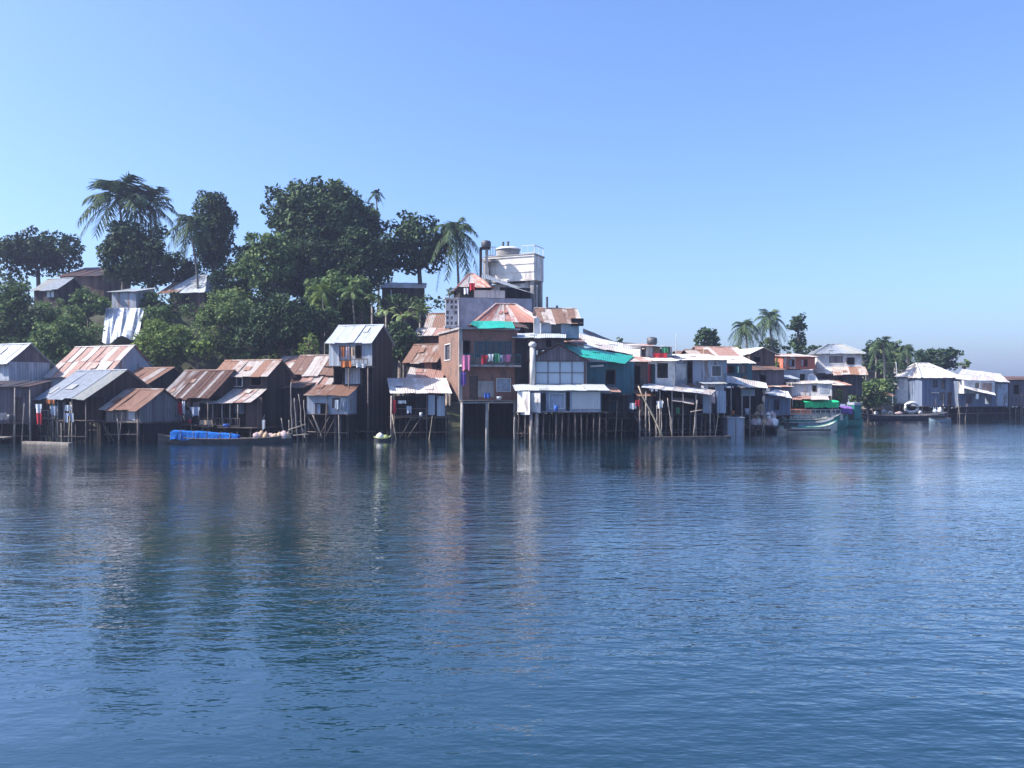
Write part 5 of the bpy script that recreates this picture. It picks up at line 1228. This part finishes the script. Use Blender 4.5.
b6 = House('ferry_boat', 'dark green boat with square turquoise stern cabin beside the waterside bush', 834, 863, 88, 5, 1.6, cat='boat')
hull(b6, 1.8, .75, .5, .2, 'boat_g', 'boat_d', thwarts=2)
MB().box(b6.X(851), b6.X(858), -.7, .7, .5, b6.Z(405)).build('cabin', 'boat_t', b6.e); MB().box(b6.X(850.5), b6.X(858.5), -.8, .8, b6.Z(405) + .002, b6.Z(402.5)).build('cabin_top', 'w_bluecon', b6.e)
canopy(b6, b6.X(838), b6.X(849), b6.Z(406), .8, 'cloth_purple', .7, 3)
b7 = House('longboat', 'very long dark boat with grey rail moored before the sunlit white house', 857, 947, 106, 7, 2, cat='boat')
hull(b7, 2.0, .55, .4, .4, 'boat_d', 'boat_d', stripe='w_con', thwarts=6)
b7.rail(b7.X(870), b7.X(940), -.8, .5, .55, 'w_con', 1.2)
b8 = House('skiff', 'tiny pale skiff at the right end of the very long dark boat', 929, 951, 104, 6, 1, cat='boat')
hull(b8, .9, .2, .15, .15, 'boat_b', 'boat_d', thwarts=2)
for i, (px, py, w, hh, lb) in enumerate(((876, 413.5, .9, .9, 'white sack leftmost on the very long dark boat'), (884, 413.3, 1.2, 1.3, 'large white bundle second from left on the very long dark boat'), (890, 413.2, .8, .9, 'white sack third from left on the very long dark boat'),
                                         (899, 413, 1.5, .7, 'flat pinkish heap in the middle of the very long dark boat'), (920, 412.5, 1.0, .9, 'white sack right of the white ring on the very long dark boat'), (935, 412, 1.0, 1.1, 'white bundle near the right end of the very long dark boat'), (940, 412, .9, 1.5, 'tall white bundle rightmost on the very long dark boat'))):
    sack(lb, px, py + 1.2, 106 + .12 * (px - 876) / 12, w * .62, hh * .5, ('cloth_white', 'curtain')[i % 2] if i != 3 else 'sack_pink', 'bundle', 'bundle', 'bundles on the very long dark boat', i)
p = W(911.5, 407.5, 106.5); mb = MB(); mb.tube([(.85 * math.cos(a), .05 * math.sin(3 * a), .62 * math.sin(a)) for a in np.linspace(0, 2 * math.pi, 21)], .19, 8, False)
o = mb.build('ring', 'cloth_white', smooth=True); o.location = p; o.rotation_euler = (.2, .1, .1); tag(o, 'white oval ring standing upright on the very long dark boat', 'ring')

# pile of pinkish sacks on a landing beside the boats
h = House('landing_stage', 'low timber landing loaded with sacks, left of the moored boats', 748, 779, 75.2, 8, 2.2, cat='landing')
h.deck(.55, 'wood', y0=0); h.stilts(.5, xs=[h.x0 + .2, 0, h.x1 - .2], ys=[.1, 2])
spots = [(754, 426, .2), (759, 425.5, .5), (764, 426, .3), (769, 426, .2), (774, 426, .3), (757, 419.5, .7), (762, 418, .8), (768, 420, .6), (761, 412, .9), (772, 419, .7)]
for i, (px, py, dy) in enumerate(spots):
    lab = ['pinkish sack in the bottom layer of the pile on the landing', 'pale sack in the upper layer of the pile on the landing'][0 if i < 5 else 1]
    if i == 8: lab = 'topmost sack of the pile on the landing'
    sack(lab, px, py, 75.2 + dy, .75, .72, ('sack_pink', 'cloth_white', 'sack_tan')[i % 3], 'sack', 'sack', 'sacks piled on the landing', i * .7)
MB_ = House('crate', 'pale blue box-shaped crate with battens standing at the water below the stepped white roofs', 727.5, 744, 71.6, 8, 1.0, cat='crate')
MB().box(MB_.x0, MB_.x1, 0, 1, -.2, MB_.Z(418)).build('box', 'w_lblue', MB_.e)
for u in (0, .5, 1): MB().box(MB_.x0 + MB_.W * u - .04, MB_.x0 + MB_.W * u + .04, -.04, -.002, -.2, MB_.Z(418.3)).build('batten', 'wood_l', MB_.e)
MB().box(MB_.x0 - .08, MB_.x1 + .08, -.08, 1.08, MB_.Z(418) + .002, MB_.Z(417.3)).build('lid', 'w_pblue', MB_.e)

# ------------------------------------------------------------------ poles, braces, washing
def pole(a, b_, Y, label, group, r=.05, m='bamboo', name='bamboo_pole', cat='pole', Y2=None):
    A, B = W(*a, Y), W(*b_, Y2 or Y); d = B - A
    mb = MB(); n = 6; pts = [d * (i / n) + Vector((R.uniform(-.04, .04), R.uniform(-.03, .03), 0)) for i in range(n + 1)]
    mb.tube(pts, [r * (1 - .35 * i / n) for i in range(n + 1)], 7); o = mb.build(name, m, smooth=True); o.location = A; tag(o, label, cat, group)
G1 = 'bamboo poles by the pale blue hut'
for a, b_ in (((292, 441), (291, 382)), ((298, 441), (294, 398)), ((303, 441), (299, 394)), ((285, 441), (281, 418)), ((306, 441), (304, 400)), ((289, 441), (289, 420))):
    pole(a, b_, 64.4, 'thin upright pole in the tangle left of the pale blue hut', G1, .055, 'wood_l')
for a, b_ in (((289, 430), (306, 424)), ((288, 436), (310, 434))): pole(a, b_, 64.3, 'horizontal rail lashed across the poles left of the pale blue hut', 'rails by the pale blue hut', .05, 'wood_l', 'bamboo_rail', 'rail')
pole((306, 440), (300, 421), 64.2, 'short pole leaning left beside the pale blue hut stilts', None, .05, 'wood_l')
pole((322, 438), (313, 415), 64.2, 'pole leaning under the floor of the pale blue hut', None, .05, 'wood_l')
pole((664, 439), (638, 386), 66.4, 'longest bamboo pole leaning left across the waterside shed', None, .085)
G2 = 'bamboo poles before the waterside shed'
for a, b_ in (((650, 439), (649, 411)), ((656, 438), (657, 405)), ((661, 438), (662, 400)), ((672, 438), (668, 398)), ((694, 436), (697, 400)), ((640, 438), (640, 410))):
    pole(a, b_, 67, 'upright bamboo pole standing in water before the long low shed', G2, .06, 'wood_l')
pole((690, 412), (702, 410), 66.9, 'short crossbar tied to the shed poles', None, .05, 'wood_l', 'bamboo_rail', 'rail')
pole((514, 441), (515, 417), 63.8, 'pale stump pole in the water left of the many-stilted verandah', None, .07, 'wood_l')
pole((262, 437), (264, 415), 64, 'short pole holding a white rag behind the long boat', None, .05, 'wood_l')
pole((676, 358), (676, 334), 76, 'thin antenna mast on the pale blue plank house', None, .035, 'metal_l', 'antenna_mast', 'antenna')
pole((897, 378), (896, 362), 111, 'thin pale mast at the left corner of the sunlit white house', None, .07, 'metal_l', 'mast', 'mast')
o = MB().lathe([(.05, -.1), (.35, -.04), (.62, .12), (.68, .2), (.6, .13), (.3, .01), (.05, -.05)], n=18).build('satellite_dish', 'frame_w', smooth=True)
o.location = W(812, 380.5, 91); o.rotation_euler = (rad(65), 0, rad(20)); tag(o, 'round white dish on the dark wall above the white-boarded hut', 'dish')

def garment(label, px, py, w, hgt, Y, m, kind='cloth', group='washing hung out on the houses', rz=0.0):
    """hung cloth, shirt or trousers: a double-sided wavy sheet, w and hgt in pixels"""
    s = Y / F; w *= s; hgt *= s; mb = MB(); n, k = 8, 6
    def P(i, j):
        u, v = i / n, j / k; x = (u - .5) * w * (1 - .15 * v * math.sin(px)); return Vector((x, .05 * math.sin(u * 11 + px) * (.3 + v) + .04 * v, -v * hgt * (1 + .08 * math.sin(u * 7 + px))))
    for i in range(n):
        for j in range(k):
            if kind == 'trousers' and j > 1 and i in (3, 4): continue
            if kind == 'shirt' and j > 1 and i in (0, n - 1): continue
            q = [P(i, j + 1), P(i + 1, j + 1), P(i + 1, j), P(i, j)]; d = Vector((0, .02, 0)); mb.face(q); mb.face([x + d for x in q][::-1])
    o = mb.build({'cloth': 'cloth', 'shirt': 'shirt', 'trousers': 'trousers'}[kind], m); o.location = W(px, py, Y); o.rotation_euler = (0, 0, rz); tag(o, label, {'cloth': 'cloth', 'shirt': 'shirt', 'trousers': 'trousers'}[kind], group)
gs = [('pink cloth hanging at the left end of the brick house balcony', 466, 355, 9, 15, 66.2, 'cloth_pink', 'cloth'), ('purple cloth hanging below the pink one on the brick house', 463.5, 372, 5, 13, 66, 'cloth_purple', 'cloth'),
      ('red shirt on the brick house balcony rail', 484, 355, 7, 9, 66.9, 'cloth_red', 'shirt'), ('white shirt on the brick house balcony rail', 490.5, 354, 6, 7, 67, 'cloth_white', 'shirt'), ('green cloth on the brick house balcony rail', 496, 353.5, 6, 9, 67.2, 'cloth_green', 'cloth'),
      ('grey-white trousers on the brick house balcony rail', 501, 355, 4, 8, 67.3, 'curtain', 'trousers'), ('pink-red shirt at the right end of the brick house balcony', 507, 354.5, 8, 7, 67.5, 'cloth_pink', 'shirt'),
      ('blue cloth on the lower deck of the brick house', 487, 393, 6, 5, 66.9, 'cloth_blue', 'cloth'), ('orange cloth under the eave of the blue-grey zinc roof porch', 50, 399.5, 8, 4, 61.4, 'cloth_orange', 'cloth'),
      ('white shirt in the laundry porch at left', 38.5, 404, 7, 13, 61.2, 'cloth_white', 'shirt'), ('red cloth low in the laundry porch at left', 39, 413, 6, 11, 61.1, 'cloth_red', 'cloth'), ('pale shirt in the middle of the laundry porch at left', 53.5, 406, 7, 9, 61.4, 'curtain', 'shirt'),
      ('white cloth at the right of the laundry porch at left', 68, 405, 6, 6, 61, 'cloth_white', 'cloth'), ('grey trousers at the right of the laundry porch at left', 69, 413, 9, 9, 60.9, 'curtain', 'trousers'),
      ('red cloth hung under the boldly striped roof', 179, 402, 7, 12, 64, 'cloth_red', 'cloth'), ('white cloth beside the red cloth under the boldly striped roof', 183.5, 401, 3, 13, 63.9, 'cloth_white', 'cloth'), ('small white rag at the left under the boldly striped roof', 173, 402, 4, 4, 64, 'cloth_white', 'cloth'),
      ('grey-blue shirt hung behind the blue tarpaulin', 195, 407, 10, 9, 63.9, 'curtain', 'shirt'), ('tan cloth hung behind the blue tarpaulin', 206, 420, 12, 7, 63.8, 'sack_tan', 'cloth'),
      ('white rag on the short pole behind the long boat', 263.5, 420, 3, 9, 63.7, 'cloth_white', 'cloth'),
      ('orange shirt at the upper window of the tall white-roofed house', 343, 347, 4, 10, 67.2, 'cloth_orange', 'shirt'), ('pale pink shirt at the upper window of the tall white-roofed house', 348, 346.5, 4, 11, 67.2, 'sack_pink', 'shirt'), ('yellow-tan cloth at the upper window of the tall white-roofed house', 353, 347, 4, 9, 67.1, 'sack_tan', 'cloth'),
      ('red-orange cloth over the balcony of the tall white-roofed house', 346, 361, 11, 6, 66.9, 'cloth_orange', 'cloth'), ('white cloth over the balcony of the tall white-roofed house', 361, 363.5, 10, 4, 66.8, 'cloth_white', 'cloth'),
      ('white cloth on the front of the pale blue hut', 337, 400, 4, 9, 65.2, 'cloth_white', 'cloth'), ('pale blue cloth on the front of the pale blue hut', 343, 402, 5, 8, 65.3, 'w_lblue', 'cloth'),
      ('white cloth on the washing rope in the white-roofed shed', 402, 400.5, 8, 3, 66.7, 'cloth_white', 'cloth'), ('round grey-white cloth hung in the white-roofed shed', 409, 406, 5, 7, 66.6, 'curtain', 'cloth'), ('faded red cloth at the left post of the white-roofed shed', 394.5, 400, 3, 13, 66.4, 'cloth_red', 'cloth'),
      ('orange-tan cloth at the right edge of the white-roofed shed', 448, 394, 6, 11, 66.8, 'sack_tan', 'cloth'),
      ('crimson cloth hung near the turquoise-roofed house stilts', 638, 400, 5, 6, 67, 'cloth_red', 'cloth'), ('white cloth next to the crimson cloth by the stilts', 633, 403, 6, 6, 67, 'cloth_white', 'cloth'), ('white shirt hanging among bamboo poles of the long low shed', 660, 401, 7, 7, 66.9, 'cloth_white', 'shirt'),
      ('red cloth on the flat-roofed white upper room balcony', 660, 353, 14, 5, 73.2, 'cloth_red', 'cloth'), ('green cloth on the flat-roofed white upper room balcony', 665, 347.5, 6, 6, 73.3, 'cloth_green', 'cloth'),
      ('pink cloth at the doorway right of the long low shed', 713.5, 394, 4, 9, 68.6, 'sack_pink', 'cloth'), ('red and white flag-like cloth on the blue-grey house upper gallery', 472, 283, 6, 7, 77, 'cloth_red', 'cloth'), ('white cloth on the blue-grey house upper gallery', 466, 288, 5, 6, 77, 'cloth_white', 'cloth'),
      ('white rag beneath the awning of the far right white room', 977.5, 394, 3, 5, 107, 'cloth_white', 'cloth')]
for g in gs: garment(*g)

def bucket(label, px, py, Y, r, hh, m, name='bucket'):
    s = Y / F; r *= s; hh *= s; o = MB().lathe([(r * .78, 0), (r * .9, hh * .5), (r, hh), (r * .93, hh), (r * .8, hh * .2)], n=12).build(name, m, smooth=True)
    o.location = W(px, py, Y); tag(o, label, name, 'pails and drums on the landings')
for q in (('blue plastic drum on the deck of the many-stilted verandah', 556, 411.5, 64.9, 2.2, 6, 'cloth_blue', 'drum'), ('white bucket on the deck edge of the white-roofed shed', 421, 416.5, 66.2, 1.6, 4, 'frame_w', 'bucket'),
          ('dark drum beside the door of the purplish-grey waterside shack', 10, 422.5, 61.8, 2.6, 8, 'metal_d', 'drum'), ('red bucket on the porch of the boldly striped roof house', 190, 423.5, 63.9, 1.7, 4, 'cloth_red', 'bucket'),
          ('blue basin on the porch of the orange-roofed two-storey house', 226, 427, 63.6, 3, 3, 'cloth_blue', 'basin'), ('white basin on the lower balcony of the brick house', 499, 399.5, 66.6, 2.8, 3, 'frame_w', 'basin'),
          ('green drum on the deck of the long low waterside shed', 678, 413.5, 68.4, 2.2, 6, 'cloth_green', 'drum'), ('pale drum on the deck of the open shed with stepped roofs', 747, 414.5, 74.6, 2.2, 6, 'curtain', 'drum'),
          ('orange bucket on the deck of the open shed with stepped roofs', 733, 414.8, 74.4, 1.5, 4, 'cloth_orange', 'bucket')):
    bucket(*q)

# ------------------------------------------------------------------ air, light, sky
SUN = Vector((-.700, -.09, .708)).normalized()
elev = math.asin(SUN.z); az = math.atan2(SUN.x, SUN.y)
w = bpy.data.worlds.new('World'); sc.world = w; w.use_nodes = True
nt = w.node_tree; bg = nt.nodes['Background']; sky = nt.nodes.new('ShaderNodeTexSky'); sky.sky_type = 'NISHITA'; sky.sun_disc = False
sky.sun_elevation = elev; sky.sun_rotation = az; sky.air_density = 1.0; sky.dust_density = 2.2; sky.ozone_density = 5.0
tn = nt.nodes.new('ShaderNodeMix'); tn.data_type = 'RGBA'; tn.blend_type = 'MULTIPLY'; tn.inputs['Factor'].default_value = 1; tn.inputs[7].default_value = (.95, 1.06, 1.30, 1)
nt.links.new(sky.outputs[0], tn.inputs[6]); nt.links.new(tn.outputs[2], bg.inputs[0]); bg.inputs[1].default_value = .115
ld = bpy.data.lights.new('sun', 'SUN'); ld.energy = 5.0; ld.angle = rad(.53); ld.color = (1, .94, .86)
lo = bpy.data.objects.new('sun', ld); COL.objects.link(lo); lo.rotation_euler = SUN.to_track_quat('Z', 'Y').to_euler()

m = bpy.data.materials.new('haze_air'); m.use_nodes = True; nt = m.node_tree; nt.nodes.remove(nt.nodes['Principled BSDF'])
v = nt.nodes.new('ShaderNodeVolumePrincipled'); v.inputs['Color'].default_value = (.62, .70, 1, 1); v.inputs['Density'].default_value = .0005; v.inputs['Anisotropy'].default_value = .2
nt.links.new(v.outputs[0], nt.nodes['Material Output'].inputs['Volume'])
hz = MB().box(-905, 905, -65, 905, -3, 32).build('haze', m); tag(hz, kind='stuff')
hz.display_type = 'WIRE'

sc.view_settings.view_transform = 'Standard'; sc.view_settings.look = 'None'; sc.view_settings.gamma = 1; sc.view_settings.exposure = 0.95
sc.view_settings.use_curve_mapping = False
